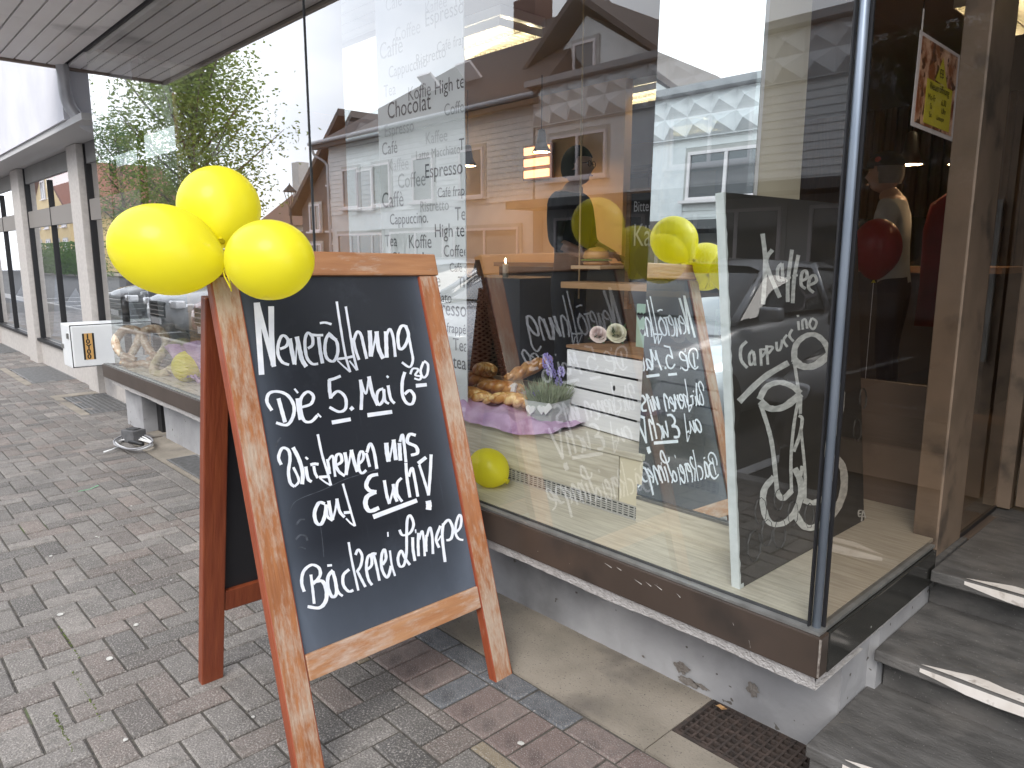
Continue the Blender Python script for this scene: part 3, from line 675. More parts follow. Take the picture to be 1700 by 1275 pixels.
# ------------------------------------------------------------------ steps
stp = tag(MB().box(1.85, 4.6, 1.235, 1.66, -.05, .114).build('entrance_steps', M_steps), kind='structure')
B('step_slab', M_steps, stp, 1.845, 4.6, 1.215, 1.70, .115, .15, bev=.004)
B('step_riser', M_steps, stp, 1.875, 4.6, 1.64, 2.06, .1505, .255)
B('step_slab', M_steps, stp, 1.870, 4.6, 1.565, 2.06, .2555, .29, bev=.005)
B('step_riser', M_steps, stp, 1.872, 4.6, 2.0, 2.9, .2905, .382)
B('step_riser', M_steps, stp, 1.897, 4.6, 2.003, 2.9, .3825, .40)
B('step_slab', M_steps, stp, 1.897, 4.6, 1.90, 2.60, .4005, .437, bev=.005)
B('step_slab', M_steps, stp, 1.79, 4.6, 2.602, 4.2, .40, .436)
def stripe(x0, x1, yf, z, seed):
    random.seed(seed); g = MB(); n = 70
    top = []
    for i in range(n+1):
        x = x0+(x1-x0)*i/n; e = min(1, i/3, )
        w1 = .036+.007*math.sin(i*.5)+random.uniform(-.004, .004)
        w0 = .007+.003*math.sin(i*.31+2)+random.uniform(-.0015, .0015)
        hh = .024+.004*math.sin(i*.37)+random.uniform(-.0025, .0025)
        top.append((x, w0, w0+w1*e+.001, hh*(.5+.5*e)))
    for i in range(n):
        a, b_ = top[i], top[i+1]
        g.add([(a[0], yf+a[1], z+.0022), (b_[0], yf+b_[1], z+.0022), (b_[0], yf+b_[2], z+.0022), (a[0], yf+a[2], z+.0022)], [(0, 1, 2, 3)])
        g.add([(a[0], yf-.0015, z-.004), (b_[0], yf-.0015, z-.004), (b_[0], yf-.0015, z-.004-b_[3]), (a[0], yf-.0015, z-.004-a[3])], [(0, 1, 2, 3)])
    o = g.build('paint_stripe', M_stripe, stp); return o
stripe(1.99, 4.6, 1.565, .29, 3); stripe(1.94, 4.6, 1.215, .15, 5); stripe(1.99, 4.6, 1.90, .437, 9)
random.seed(11)

# ------------------------------------------------------------------ A-frame chalkboard
BL = Vector((.9428, .2563, 0)); yawB = 1.6113; lean = .2912; rl = -.0177
u_ = Vector((math.cos(yawB), math.sin(yawB), 0)); f_ = Vector((math.sin(yawB), -math.cos(yawB), 0)); k_ = Vector((0, 0, 1))
vv = -f_*math.sin(lean)+k_*math.cos(lean)
U = u_*math.cos(rl)+vv*math.sin(rl); V = -u_*math.sin(rl)+vv*math.cos(rl); NN = U.cross(V)   # NN points to the viewer
WB, LB, LW = .793, 1.3985, .078
def worn_wood(name, base, base2, worn, lo, hi, edge=0.0, rough=.45, rail=False):
    m = mat(name, base, base2, rough=rough, scale=5, stretch=(1, 9, 9) if rail else (9, 9, 1), detail=8, bump=.25, bscale=9, coat=.15)
    t = m.node_tree; n = t.nodes; l = t.links; b = n['Principled BSDF']
    cur = b.inputs['Base Color'].links[0].from_socket
    co = n.new('ShaderNodeTexCoord'); ma = n.new('ShaderNodeMapping'); ma.inputs['Scale'].default_value = (1, 4, 4) if rail else (4, 4, 1); l.new(co.outputs['Object'], ma.inputs[0])
    a = n.new('ShaderNodeTexNoise'); a.inputs['Scale'].default_value = 14; a.inputs['Detail'].default_value = 10; a.inputs['Roughness'].default_value = .72; l.new(ma.outputs[0], a.inputs['Vector'])
    c = n.new('ShaderNodeTexNoise'); c.inputs['Scale'].default_value = 2.6; c.inputs['Detail'].default_value = 3; l.new(co.outputs['Object'], c.inputs['Vector'])
    ad = n.new('ShaderNodeMath'); ad.operation = 'ADD'; l.new(a.outputs['Fac'], ad.inputs[0]); l.new(c.outputs['Fac'], ad.inputs[1])
    mr_ = n.new('ShaderNodeMapRange'); mr_.inputs[1].default_value = lo; mr_.inputs[2].default_value = hi; l.new(ad.outputs[0], mr_.inputs[0])
    g = n.new('ShaderNodeTexNoise'); g.inputs['Scale'].default_value = 40; g.inputs['Detail'].default_value = 6; l.new(ma.outputs[0], g.inputs['Vector'])
    mm = n.new('ShaderNodeMixRGB'); mm.inputs[1].default_value = (*worn, 1); mm.inputs[2].default_value = (worn[0]*.62, worn[1]*.55, worn[2]*.5, 1); l.new(g.outputs['Fac'], mm.inputs[0])
    x = n.new('ShaderNodeMixRGB'); l.new(mr_.outputs[0], x.inputs[0]); l.new(cur, x.inputs[1]); l.new(mm.outputs[0], x.inputs[2])
    l.new(x.outputs[0], b.inputs['Base Color'])
    return m
M_wf = worn_wood('worn_front_wood', (.38, .15, .055), (.28, .105, .04), (.53, .42, .33), .91, 1.13)
M_wr = worn_wood('worn_rail_wood', (.36, .165, .075), (.42, .22, .11), (.58, .46, .38), .93, 1.18, rail=True)
M_wt = worn_wood('top_rail_wood', (.38, .18, .08), (.3, .13, .055), (.52, .39, .3), 1.08, 1.28, rail=True)
M_ws = worn_wood('red_side_wood', (.3, .07, .025), (.24, .05, .02), (.45, .25, .18), 1.22, 1.36)
M_wb = worn_wood('red_back_wood', (.25, .06, .022), (.19, .04, .016), (.42, .2, .13), 1.26, 1.42)
def board_mat():
    m = mat('chalkboard', (.013, .015, .02), rough=.42, spec=.28)
    t = m.node_tree; n = t.nodes; l = t.links; b = n['Principled BSDF']
    co = n.new('ShaderNodeTexCoord'); sp = n.new('ShaderNodeSeparateXYZ'); l.new(co.outputs['Object'], sp.inputs[0])
    def M_(op, a, b_=None, c=None):
        x = n.new('ShaderNodeMath'); x.operation = op; x.use_clamp = False
        for i, v in enumerate((a, b_, c)):
            if v is None: continue
            if isinstance(v, (int, float)): x.inputs[i].default_value = v
            else: l.new(v, x.inputs[i])
        return x.outputs[0]
    def no(s, st=(1, 1, 1), d=6, ro=.6):
        ma = n.new('ShaderNodeMapping'); ma.inputs['Scale'].default_value = st; l.new(co.outputs['Object'], ma.inputs[0])
        x = n.new('ShaderNodeTexNoise'); x.inputs['Scale'].default_value = s; x.inputs['Detail'].default_value = d; x.inputs['Roughness'].default_value = ro; l.new(ma.outputs[0], x.inputs['Vector']); return x.outputs['Fac']
    X, Z = sp.outputs[0], sp.outputs[2]
    # wiped chalk dust gathers along the edges (distance to the rim) and at the bottom
    ex = M_('DIVIDE', M_('ABSOLUTE', M_('SUBTRACT', X, WB/2)), WB/2-LW)
    ez = M_('DIVIDE', M_('SUBTRACT', .62, Z), .32)
    e1 = M_('POWER', M_('MAXIMUM', ex, 0), 6); e2 = M_('MAXIMUM', M_('MULTIPLY', ez, 1.0), 0)
    rim = M_('ADD', M_('MULTIPLY', e1, .75), M_('MULTIPLY', e2, .7))
    rim = M_('MULTIPLY', rim, M_('ADD', .35, no(3.2, (1, 1, .8))))
    sm = n.new('ShaderNodeMapRange'); sm.inputs[1].default_value = .55; sm.inputs[2].default_value = .8; l.new(no(5, (1, 1, 1), 9, .7), sm.inputs[0])
    sm2 = n.new('ShaderNodeMapRange'); sm2.inputs[1].default_value = .6; sm2.inputs[2].default_value = .78; l.new(no(7, (6, 1, .5), 8, .7), sm2.inputs[0])
    tot = M_('ADD', rim, M_('ADD', M_('MULTIPLY', sm.outputs[0], .22), M_('MULTIPLY', sm2.outputs[0], .16)))
    tot = M_('MINIMUM', tot, .85)
    x = n.new('ShaderNodeMixRGB'); l.new(tot, x.inputs[0]); x.inputs[1].default_value = (.013, .015, .021, 1); x.inputs[2].default_value = (.105, .125, .16, 1)
    l.new(x.outputs[0], b.inputs['Base Color'])
    rr = M_('ADD', .36, M_('MULTIPLY', tot, .35)); l.new(rr, b.inputs['Roughness'])
    return m
M_board = board_mat()
sign = thing('chalkboard_sign', BL+U*WB/2, 'wooden A-frame chalkboard with worn brown frame announcing Neueröffnung in white handwriting', 'chalkboard sign')
def frameM(O, a, b_, c):   # local frame matrix relative to the sign's empty
    o = O-sign.location
    return Matrix(((a.x, b_.x, c.x, o.x), (a.y, b_.y, c.y, o.y), (a.z, b_.z, c.z, o.z), (0, 0, 0, 1)))
# local axes: X along width, Y = into the board (away from the viewer), Z up along the board
MF = frameM(BL, U, -NN, V)
def F(name, mb, m, M=MF, parent=sign, smooth=False): return mb.build(name, m, parent, smooth, M=M)
TH = .034
def leg(x0, x1, z0, z1, side):
    t = MB(); t.box(x0, x1, 0, TH, z0, z1, bev=.004); t.use(M_wf); t.use(M_ws)
    # side faces keep their red-brown stain
    t.m = []
    for f in t.f:
        ns = [Vector(t.v[i]) for i in f]; nn = (ns[1]-ns[0]).cross(ns[2]-ns[0])
        cx = sum(p.x for p in ns)/len(ns)
        t.m.append(1 if (abs(cx-x0) < .003 or abs(cx-x1) < .003) else 0)
    me = t.mesh('leg'); bm = bmesh.new(); bm.from_mesh(me); bmesh.ops.recalc_face_normals(bm, faces=bm.faces); bm.to_mesh(me); bm.free()
    return link('leg', me, sign, M=MF)
leg(0, LW, -.012, LB, 0); leg(WB-LW, WB, 0, LB, 1)
t = MB(); t.box(0, WB-2*LW-.002, 0, .030, .264, .336, bev=.004)
o = F('bottom_rail', t, M_wr, M=frameM(BL+U*(LW+.001), U, -NN, V)); 
t = MB(); t.box(-.012, WB+.008, -.004, TH+.006, LB+.002, LB+.078, bev=.006); F('top_rail', t, M_wt)
t = MB(); t.box(LW-.004, WB-LW+.004, .010, .016, .30, LB+.01); F('board_panel', t, M_board)
# rear frame, hinged under the top rail
tipR = BL+V*(LB-.01)-NN*.072
rb = Vector((.232, .252, 0)); Vr = (tipR-rb); Vr = Vector((Vr.x, 0.012, Vr.z)).normalized(); LR = (tipR.z)/Vr.z-.01
Ur = Vector((0, 1, 0)); Ur = (Ur-Vr*Ur.dot(Vr)).normalized(); Nr = Ur.cross(Vr)
MR = frameM(rb, Ur, -Nr, Vr)
for x in (0, WB-.075):
    t = MB(); t.box(x, x+.072, -.03, .004, 0, LR-.015, bev=.004); F('rear_leg', t, M_wb, M=MR)
t = MB(); t.box(.074, WB-.077, -.026, 0, .26, .335, bev=.004); F('rear_rail', t, M_wb, M=MR)
t = MB(); t.box(.074, WB-.077, -.026, 0, LR-.09, LR-.02, bev=.004); F('rear_rail', t, M_wb, M=MR)
t = MB(); t.box(.07, WB-.073, -.012, -.006, .32, LR-.04); F('rear_panel', t, mat('plain_blackboard', (.014, .014, .017), (.02, .02, .024), rough=.5, scale=4), M=MR)
for x in (.16, .6):
    t = MB(); t.box(x, x+.05, -.002+TH, TH+.012, LB-.03, LB+.03); F('hinge', t, mat('brass_hinge', (.4, .3, .12), rough=.35, metal=1))

# chalk pen strokes: polylines on the panel; each stroke has its own pen width
def stroke(mb, plane, toloc, ox, oy, s, wd, pts, lift, smooth=True, taper=False):
    P = [(ox+x/s, oy+y/s) for x, y in pts]
    if len(P) > 2 and smooth: P = [(p[0], p[1]) for p in spline([Vector((a, b_, 0)) for a, b_ in P], 6)]
    ww = wd/s/2*1.07
    Q = []
    n = len(P)
    for i, p in enumerate(P):
        a = P[max(i-1, 0)]; c = P[min(i+1, n-1)]; dx, dy = c[0]-a[0], c[1]-a[1]; L_ = math.hypot(dx, dy) or 1
        t_ = i/(n-1); k = 1-.12*abs(math.sin(i*.9))
        if taper: k *= .45+.55*(1-t_)
        # chisel nib: wider on down strokes than on side strokes
        nib = .78+.30*abs(dy)/L_
        h = ww*nib*k
        Q.append(((p[0]-dy/L_*h, p[1]+dx/L_*h), (p[0]+dy/L_*h, p[1]-dx/L_*h)))
    pts3 = [(toloc(*a), toloc(*b_)) for a, b_ in Q]
    for i in range(n-1):
        a, b_ = pts3[i], pts3[i+1]
        lf = lift+.00002*i
        mb.add([(a[0][0], -lf, a[0][1]), (b_[0][0], -lf, b_[0][1]), (b_[1][0], -lf, b_[1][1]), (a[1][0], -lf, a[1][1])], [(0, 1, 2, 3)])
P0 = BL-NN*.010
def toboard(px, py_):
    q_ = onplane(px, py_, P0, NN)-BL; return (q_.dot(U), q_.dot(V))
A = (410, 470, 5.484); Bz = (430, 680, 4.857); Cz = (480, 830, 5.484)
LINES = [
 (A, [(50, [(88, 178), (108, 500), (132, 835)], 1), (42, [(92, 190), (170, 480), (245, 762)], 1), (46, [(218, 212), (222, 480), (238, 750)], 1),
  (28, [(300, 600), (355, 575), (372, 525), (345, 484), (310, 487), (282, 560), (280, 650), (318, 720), (380, 745)]), (36, [(388, 505), (405, 610), (432, 740)]), (13, [(440, 745), (447, 620), (455, 490)]), (38, [(452, 488), (480, 620), (500, 700), (538, 762)]),
  (27, [(553, 595), (595, 562), (592, 490), (550, 455), (525, 530), (540, 670), (590, 735), (645, 735)]), (30, [(590, 472), (640, 476), (692, 474)], 1), (30, [(650, 490), (665, 620), (686, 732)]),
  (28, [(755, 452), (718, 510), (707, 610), (728, 688), (785, 712), (822, 640), (815, 540), (765, 480), (742, 462)]), (30, [(752, 478), (785, 505), (815, 520)]), (25, [(662, 366), (710, 360), (768, 376)]),
  (20, [(815, 168), (850, 400), (893, 650), (938, 812)]), (15, [(935, 808), (880, 760), (822, 705)], 1), (28, [(815, 692), (885, 684), (965, 668)]), (20, [(897, 214), (935, 450), (965, 640), (1002, 795)]), (15, [(998, 795), (965, 750), (930, 708)], 1),
  (24, [(965, 500), (985, 600), (1018, 700)]), (26, [(968, 530), (1000, 445), (1035, 470), (1060, 570), (1088, 690)]), (36, [(1115, 432), (1122, 560), (1125, 670)]), (16, [(1135, 670), (1155, 560), (1172, 460)]), (36, [(1177, 440), (1195, 590), (1238, 688)]),
  (34, [(1262, 440), (1266, 570), (1270, 680)]), (24, [(1268, 480), (1298, 418), (1330, 500), (1348, 672)]), (28, [(1455, 400), (1405, 392), (1372, 480), (1385, 595), (1430, 580), (1468, 480), (1440, 388)]), (22, [(1462, 440), (1492, 600), (1508, 700), (1478, 765), (1408, 722)])]),
 (A, [(30, [(225, 1160), (180, 1080), (200, 1005), (280, 988), (370, 1025), (425, 1120), (415, 1220), (360, 1292), (262, 1272)]), (34, [(285, 1050), (315, 1160), (345, 1268)]), (34, [(458, 1050), (468, 1140), (486, 1245)]), (18, [(430, 962), (445, 980), (462, 1002)]),
  (28, [(498, 1130), (580, 1100), (602, 1030), (550, 990), (492, 1045), (485, 1140), (516, 1250), (580, 1262), (638, 1205)]), (16, [(640, 1188), (655, 1205), (672, 1222)]),
  (30, [(742, 885), (795, 870), (852, 846)], 1), (30, [(748, 880), (750, 970), (762, 1052)]), (28, [(760, 1040), (825, 985), (892, 1040), (895, 1140), (835, 1172), (748, 1130)]), (36, [(940, 1130), (950, 1140), (962, 1155)]), (42, [(770, 1270), (943, 1240)], 1),
  (28, [(1030, 880), (1042, 1010), (1036, 1155)]), (18, [(1040, 900), (1080, 1010), (1105, 880)]), (32, [(1108, 850), (1140, 1000), (1190, 1112)]), (26, [(1240, 960), (1192, 985), (1178, 1060), (1205, 1108), (1242, 1050), (1242, 965)]), (24, [(1245, 975), (1255, 1070), (1290, 1098)]),
  (26, [(1282, 932), (1305, 1050), (1342, 1096)]), (20, [(1268, 846), (1276, 852), (1286, 862)]), (44, [(1095, 1203), (1320, 1172)], 1),
  (28, [(1435, 810), (1412, 900), (1414, 1020), (1452, 1092), (1502, 1098), (1520, 1030), (1480, 978), (1432, 1012)]), (20, [(1485, 830), (1508, 780), (1558, 788), (1530, 838), (1580, 850), (1568, 880), (1520, 868)]), (22, [(1605, 718), (1578, 800), (1602, 860), (1638, 830), (1645, 745), (1608, 710)]), (40, [(1535, 935), (1635, 925)], 1)]),
 (Bz, [(25, [(178, 445), (156, 385), (185, 312), (235, 328), (248, 400), (235, 500), (250, 590), (285, 622)]), (20, [(285, 620), (320, 570), (275, 465)]), (30, [(272, 305), (320, 400), (350, 510), (345, 602)]),
  (26, [(375, 460), (392, 555), (422, 582)]), (18, [(372, 384), (382, 392), (392, 402)]), (28, [(412, 446), (445, 438), (478, 442)]), (22, [(440, 455), (450, 510), (472, 552)]), (19, [(472, 200), (508, 370), (548, 500), (578, 612)]), (15, [(575, 610), (530, 585), (488, 552)], 1), (28, [(482, 546), (552, 540)], 1),
  (22, [(548, 400), (560, 460), (568, 520)]), (18, [(555, 410), (590, 372), (600, 450), (612, 542)]), (24, [(628, 445), (665, 418), (655, 362), (622, 372), (615, 440), (642, 500), (690, 535)]), (26, [(690, 345), (705, 440), (700, 528)]), (14, [(703, 525), (722, 440), (740, 325)]), (27, [(742, 325), (765, 420), (792, 502)]),
  (22, [(802, 440), (836, 402), (838, 348), (815, 342), (800, 400), (804, 480), (828, 514), (862, 488)]), (22, [(862, 350), (875, 400), (890, 462)]), (24, [(868, 345), (895, 275), (925, 340), (948, 478)]),
  (34, [(1024, 268), (1030, 340), (1044, 420)]), (14, [(1048, 420), (1065, 330), (1078, 250)]), (30, [(1083, 242), (1092, 320), (1102, 408)]), (28, [(1130, 270), (1134, 350), (1138, 412)]), (22, [(1134, 260), (1154, 202), (1170, 300), (1182, 425)]), (27, [(1262, 208), (1212, 200), (1195, 262), (1262, 298), (1275, 350), (1222, 368)])]),
 (Bz, [(28, [(530, 760), (482, 752), (446, 830), (460, 910), (500, 922), (530, 850), (540, 765)]), (22, [(540, 775), (550, 860), (592, 895)]), (26, [(560, 735), (575, 830), (592, 892)]), (16, [(592, 890), (615, 800), (625, 718)]), (24, [(625, 718), (648, 820), (688, 868)]),
  (17, [(674, 598), (720, 760), (772, 940)]), (14, [(770, 938), (735, 915), (700, 878)], 1), (28, [(682, 832), (748, 826)], 1),
  (32, [(958, 522), (895, 540), (862, 608), (888, 652), (945, 662)]), (36, [(942, 664), (872, 700), (856, 765), (890, 818), (965, 792)]), (24, [(1008, 570), (1028, 690), (1050, 760)]), (16, [(1050, 758), (1075, 660), (1085, 600)]), (24, [(1080, 600), (1092, 690), (1112, 742)]),
  (22, [(1148, 552), (1112, 595), (1112, 680), (1152, 742)]), (23, [(1182, 430), (1192, 560), (1215, 708)]), (22, [(1205, 540), (1232, 470), (1255, 570), (1278, 702)]), (40, [(918, 866), (1272, 732)], 1),
  (30, [(1280, 436), (1345, 385)], 1), (20, [(1290, 445), (1330, 570), (1366, 692)]), (23, [(1386, 362), (1378, 520), (1364, 692)]), (42, [(1362, 735), (1368, 770), (1364, 808)])]),
 (Cz, [(28, [(136, 835), (112, 750), (130, 650), (200, 592), (268, 618), (278, 690), (215, 765)]), (24, [(196, 680), (212, 810), (226, 945)]), (34, [(222, 748), (300, 740), (338, 830), (328, 925), (270, 982), (165, 970)]),
  (26, [(345, 598), (388, 594)], 1), (30, [(396, 640), (352, 700), (352, 800), (390, 882), (428, 850), (418, 740), (392, 650)]), (24, [(412, 700), (440, 830), (485, 875)]), (27, [(545, 632), (492, 685), (492, 775), (540, 832), (582, 820)]),
  (20, [(540, 385), (570, 560), (628, 825)]), (24, [(602, 500), (628, 452), (662, 510), (648, 600), (612, 655)]), (24, [(620, 650), (655, 720), (692, 792)]), (25, [(700, 640), (748, 592), (742, 505), (712, 525), (700, 620), (718, 720), (752, 775)]),
  (28, [(740, 502), (765, 488), (792, 492)]), (23, [(768, 500), (795, 610), (820, 735)]), (25, [(850, 590), (880, 530), (866, 452), (840, 502), (840, 620), (880, 702), (905, 680), (925, 600)]), (18, [(915, 460), (932, 590), (962, 692)]), (13, [(896, 292), (898, 335)], 1),
  (24, [(1002, 272), (1030, 320), (1098, 300), (1130, 222), (1100, 142), (1072, 182), (1066, 330), (1064, 480), (1042, 590), (1002, 602), (986, 530), (1015, 462), (1050, 530), (1095, 592)]), (25, [(1122, 340), (1125, 450), (1142, 555)]), (12, [(1148, 268), (1152, 302)], 1),
  (24, [(1175, 300), (1172, 410), (1176, 512)]), (20, [(1182, 360), (1208, 282), (1225, 380), (1232, 512)]), (22, [(1248, 320), (1244, 400), (1246, 472)]), (22, [(1252, 330), (1280, 250), (1300, 340), (1306, 492)]), (24, [(1375, 235), (1335, 350), (1362, 435)]), (13, [(1340, 385), (1360, 360), (1380, 325)]),
  (25, [(1402, 215), (1392, 340), (1418, 565)]), (25, [(1402, 225), (1450, 182), (1488, 260), (1472, 350), (1428, 368)]), (22, [(1510, 300), (1555, 250), (1565, 165), (1545, 138), (1518, 210), (1512, 300), (1538, 352), (1582, 365)])]),
]
M_ink = mat('chalk_ink', (.78, .8, .86), (.68, .71, .78), rough=.75, scale=35)
LBL = ['word Neueröffnung with long ff strokes', 'words Die. 5. Mai 6 30 with underlines', 'words Wir freuen uns', 'words auf Euch! underlined', 'words Bäckerei Linnepe']
for (fr_, sts), lb in zip(LINES, LBL):
    mb = MB()
    for q_, st_ in enumerate(sts):
        stroke(mb, None, toboard, *fr_, st_[0], st_[1], .0006+.0001*(q_ % 6), smooth=len(st_) < 3)
    # the strokes' Y is measured from the panel face
    mb.v = [(x, .0095+y, z) for x, y, z in mb.v]
    o = F('lettering', mb, M_ink); o['label'] = lb
# wiped chalk smears
sm = MB()
for fr_, st_ in ((Bz, (7, [(240, 850), (275, 760), (350, 710), (520, 645), (700, 560), (900, 500), (960, 480)])), (Bz, (14, [(135, 300), (150, 260), (175, 225)])), (Bz, (16, [(300, 930), (330, 890), (370, 885)])), (Cz, (18, [(60, 360), (100, 320), (150, 330), (165, 370)])), (Cz, (14, [(80, 440), (110, 430), (150, 445)])), (Cz, (6, [(285, 240), (300, 350), (315, 520)]))):
    stroke(sm, None, toboard, *fr_, st_[0], st_[1], .0002)
sm.v = [(x, .0098+y, z) for x, y, z in sm.v]
F('chalk_smear', sm, mat('faint_chalk', (.075, .085, .105), (.035, .04, .05), rough=.7, scale=60))

# ------------------------------------------------------------------ balloons
def balloon_mat(name, c):
    m = bpy.data.materials.new(name); m.use_nodes = True; t = m.node_tree; b = t.nodes['Principled BSDF']
    b.inputs['Base Color'].default_value = (*c, 1); b.inputs['Roughness'].default_value = .4
    b.inputs['Subsurface Weight'].default_value = .0; b.inputs['Coat Weight'].default_value = .25; b.inputs['Coat Roughness'].default_value = .12
    tr = t.nodes.new('ShaderNodeBsdfTranslucent'); tr.inputs[0].default_value = (min(1, c[0]*1.05), min(1, c[1]*1.05), c[2], 1)
    mx = t.nodes.new('ShaderNodeMixShader'); mx.inputs[0].default_value = .5
    o = t.nodes['Material Output']; t.links.new(b.outputs[0], mx.inputs[1]); t.links.new(tr.outputs[0], mx.inputs[2]); t.links.new(mx.outputs[0], o.inputs[0])
    return m
M_yell = balloon_mat('yellow_rubber', (.95, .89, .05)); M_yk = mat('yellow_knot', (.75, .66, .02), rough=.5)
def balloon(c, a, b_, axis, label, m=None, group='yellow party balloons', c_=None):
    axis = Vector(axis).normalized(); rot = (-axis).to_track_quat('Z', 'Y')
    t = thing('balloon', c, label, 'balloon', group=group); t.rotation_mode = 'QUATERNION'; t.rotation_quaternion = rot
    # axis points from the centre to the knot; local -Z is the knot end
    prof = []
    n = 34
    for i in range(n+1):
        th = math.pi*i/n; z = -math.cos(th)*a; r_ = math.sin(th)*b_
        if z < 0: r_ *= 1-.16*(z/a)**2*(-z/a); z *= 1.03+.06*max(0, -z/a-.8)*5
        prof.append((max(r_, .0001), z))
    s_ = MB(); s_.lathe(prof, 48); s_.build('balloon_skin', m or M_yell, t, True)
    zb = prof[0][1]
    s_ = MB(); s_.lathe([(.004, zb+.004), (.005, zb-.005), (.0095, zb-.011), (.011, zb-.013), (.004, zb-.009)], 14); s_.build('knot', M_yk, t, True)
    return t
def at(px, py_, d): return CAM+ray(px, py_)*d
K = at(369, 440, 1.955)
b1 = at(275, 415, 1.94); b2 = at(364, 345, 2.09); b3 = at(447, 432, 1.87)
s1 = 1.94/FPX; s2 = 2.09/FPX; s3 = 1.87/FPX
balloon(b1, 90*s1, 74*s1, K-b1, 'largest yellow balloon, left of the three tied to the chalkboard sign')
balloon(b2, 70*s2, 66*s2, K-b2, 'yellow balloon topmost of the three tied to the chalkboard sign')
balloon(b3, 79*s3, 66*s3, K-b3, 'yellow balloon hanging over the upper left corner of the slate, right of the three')
c = on(298, 634, 2, ZS); d = (c-CAM).dot(fwd); rr = 26*d/FPX
balloon((c.x, c.y+rr*.6, ZS+rr*.93), rr*1.06, rr, (.7, -.6, -.5), 'small yellow balloon on the display floor by the big pretzel')
c = on(818, 812, 2, ZS); d = (c-CAM).dot(fwd)
balloon((c.x-.045, c.y+.02, ZS+.072), .088, .075, (.85, .05, -.28), 'yellow balloon lying on the display floor right of the chalkboard sign')
t = MB(); kk = K
t.tube([kk, kk+Vector((.01, .0, -.03)), kk+Vector((.02, .01, -.06))], .002, 6)
t.tube([kk, kk+Vector((.012, .012, -.04)), kk+Vector((.0, .02, -.07))], .002, 6)
tag(t.build('balloon_string', M_yk), 'short yellow string tying the three balloons to the top rail', 'string')

# ------------------------------------------------------------------ things in front of the shop
bxm = mat('white_enamel', (.8, .82, .83), (.72, .74, .76), rough=.3, scale=3)
wb = thing('white_box', (-5.55, 1.3, .52), 'white metal box with a black and orange sticker beyond the bay window', 'box')
X0, X1, Y0, Y1, Z0, Z1 = -.28, .22, 0, .5, 0, .5
PA = on(97, 601, 1, 1.1)
# box measured from its front corner
fc = on(121, 612, 1, 1.12); ft = on(118, 541, 1, 1.12)
hgt = ft.z-fc.z; wb.location = (fc.x, 1.12, fc.z)
B('box_body', bxm, wb, -.33, -.008, 0, .62, 0, hgt, bev=.012)
B('box_door', bxm, wb, -.006, .012, .012, .61, .01, hgt-.012, bev=.01)
B('door_gap', M_dark, wb, -.0078, -.0062, .006, .615, .004, hgt-.004)
B('latch', M_alu, wb, -.30, -.26, -.015, 0, hgt*.42, hgt*.52); B('hinge', M_alu, wb, -.07, -.03, -.014, 0, hgt*.68, hgt*.8)
org = mat('orange_sticker', (.62, .36, .12), rough=.5)
B('sticker', org, wb, .0125, .0135, .115, .185, hgt*.18, hgt*.79)
B('sticker_edge', M_black, wb, .0125, .014, (.10), .1165, hgt*.18, hgt*.79); B('sticker_edge', M_black, wb, .0125, .014, .1835, .20, hgt*.18, hgt*.79)
for i, ch in enumerate('10Y00'):
    o = link('lettering', textmesh(ch, .1*1.0, M_black, bold=.004), wb, loc=(.0142, .128, hgt*(.67-.117*i))); o.rotation_euler = (R(90), 0, R(90))
    o.scale = (.68, hgt*.117/.1*1.25, 1)
cb = thing('cable_coil', on(222, 740, 2, .01), 'loose coil of white cable lying on the pavement by the plinth', 'cable')
for k in range(4):
    pts = []
    for a in range(40):
        an = 6.283*a/39+k; r_ = .17+.02*math.sin(2*an+k)+.012*k; pts.append((r_*1.15*math.cos(an)+random.uniform(-.002, .002), r_*.62*math.sin(an), .012+.008*k+.004*math.sin(3*an)))
    s_ = MB(); s_.tube(pts, .006, 7, cap=False); s_.build('cable_loop', M_white if k < 3 else mat('grey_cable', (.3, .3, .32), rough=.5), cb, True)
s_ = MB(); s_.tube([(.0, -.1, .01), (.06, -.16, .012), (.08, -.22, .008)], .006, 7); s_.build('cable_end', M_white, cb, True)
s_ = MB(); s_.tube([(-.02, -.02, .03), (.12, .03, .03)], .014, 10); s_.build('plug', M_black, cb, True)
c = on(222, 733, 2, 0)
cbk = thing('concrete_block', c, 'small dark grey angular block standing by the cable coil', 'block')
t = MB(); t.box(-.07, .07, -.05, .06, .0, .095, bev=.006); t.build('block_body', mat('dark_concrete', (.09, .09, .095), (.13, .13, .135), rough=.8, scale=20), cbk, M=Matrix.Rotation(R(20), 4, 'Z'))
t = MB(); t.box(-.045, .045, -.025, .035, .096, .104); t.build('block_lid', mat('dark_lid', (.06, .06, .062), rough=.7), cbk, M=Matrix.Rotation(R(20), 4, 'Z'))

# ------------------------------------------------------------------ window display
# coffee board leaning back, its front face plane through measured points
Ka = Vector((1.629, 1.224, ZS)); Kt = Vector((1.520, 1.224, 1.558)); Vk = (Kt-Ka).normalized(); Uk = Vector((0.02, 1, 0)).normalized(); Uk = (Uk-Vk*Uk.dot(Vk)).normalized(); Nk = Uk.cross(Vk)
Hk = (Kt-Ka).length; Wk = .79
kb = thing('coffee_board', Ka, 'tall black board with white painted edge reading Kaffee and Cappuccino with two cups', 'painted board')
MK = Matrix(((Uk.x, -Nk.x, Vk.x, 0), (Uk.y, -Nk.y, Vk.y, 0), (Uk.z, -Nk.z, Vk.z, 0), (0, 0, 0, 1)))
t = MB(); t.box(0, Wk, 0, .022, .0, Hk); t.build('board_face', mat('black_board_paint', (.03, .028, .025), (.042, .038, .033), rough=.55, scale=5, stretch=(1, 1, 3)), kb, M=MK)
t = MB(); n = 60
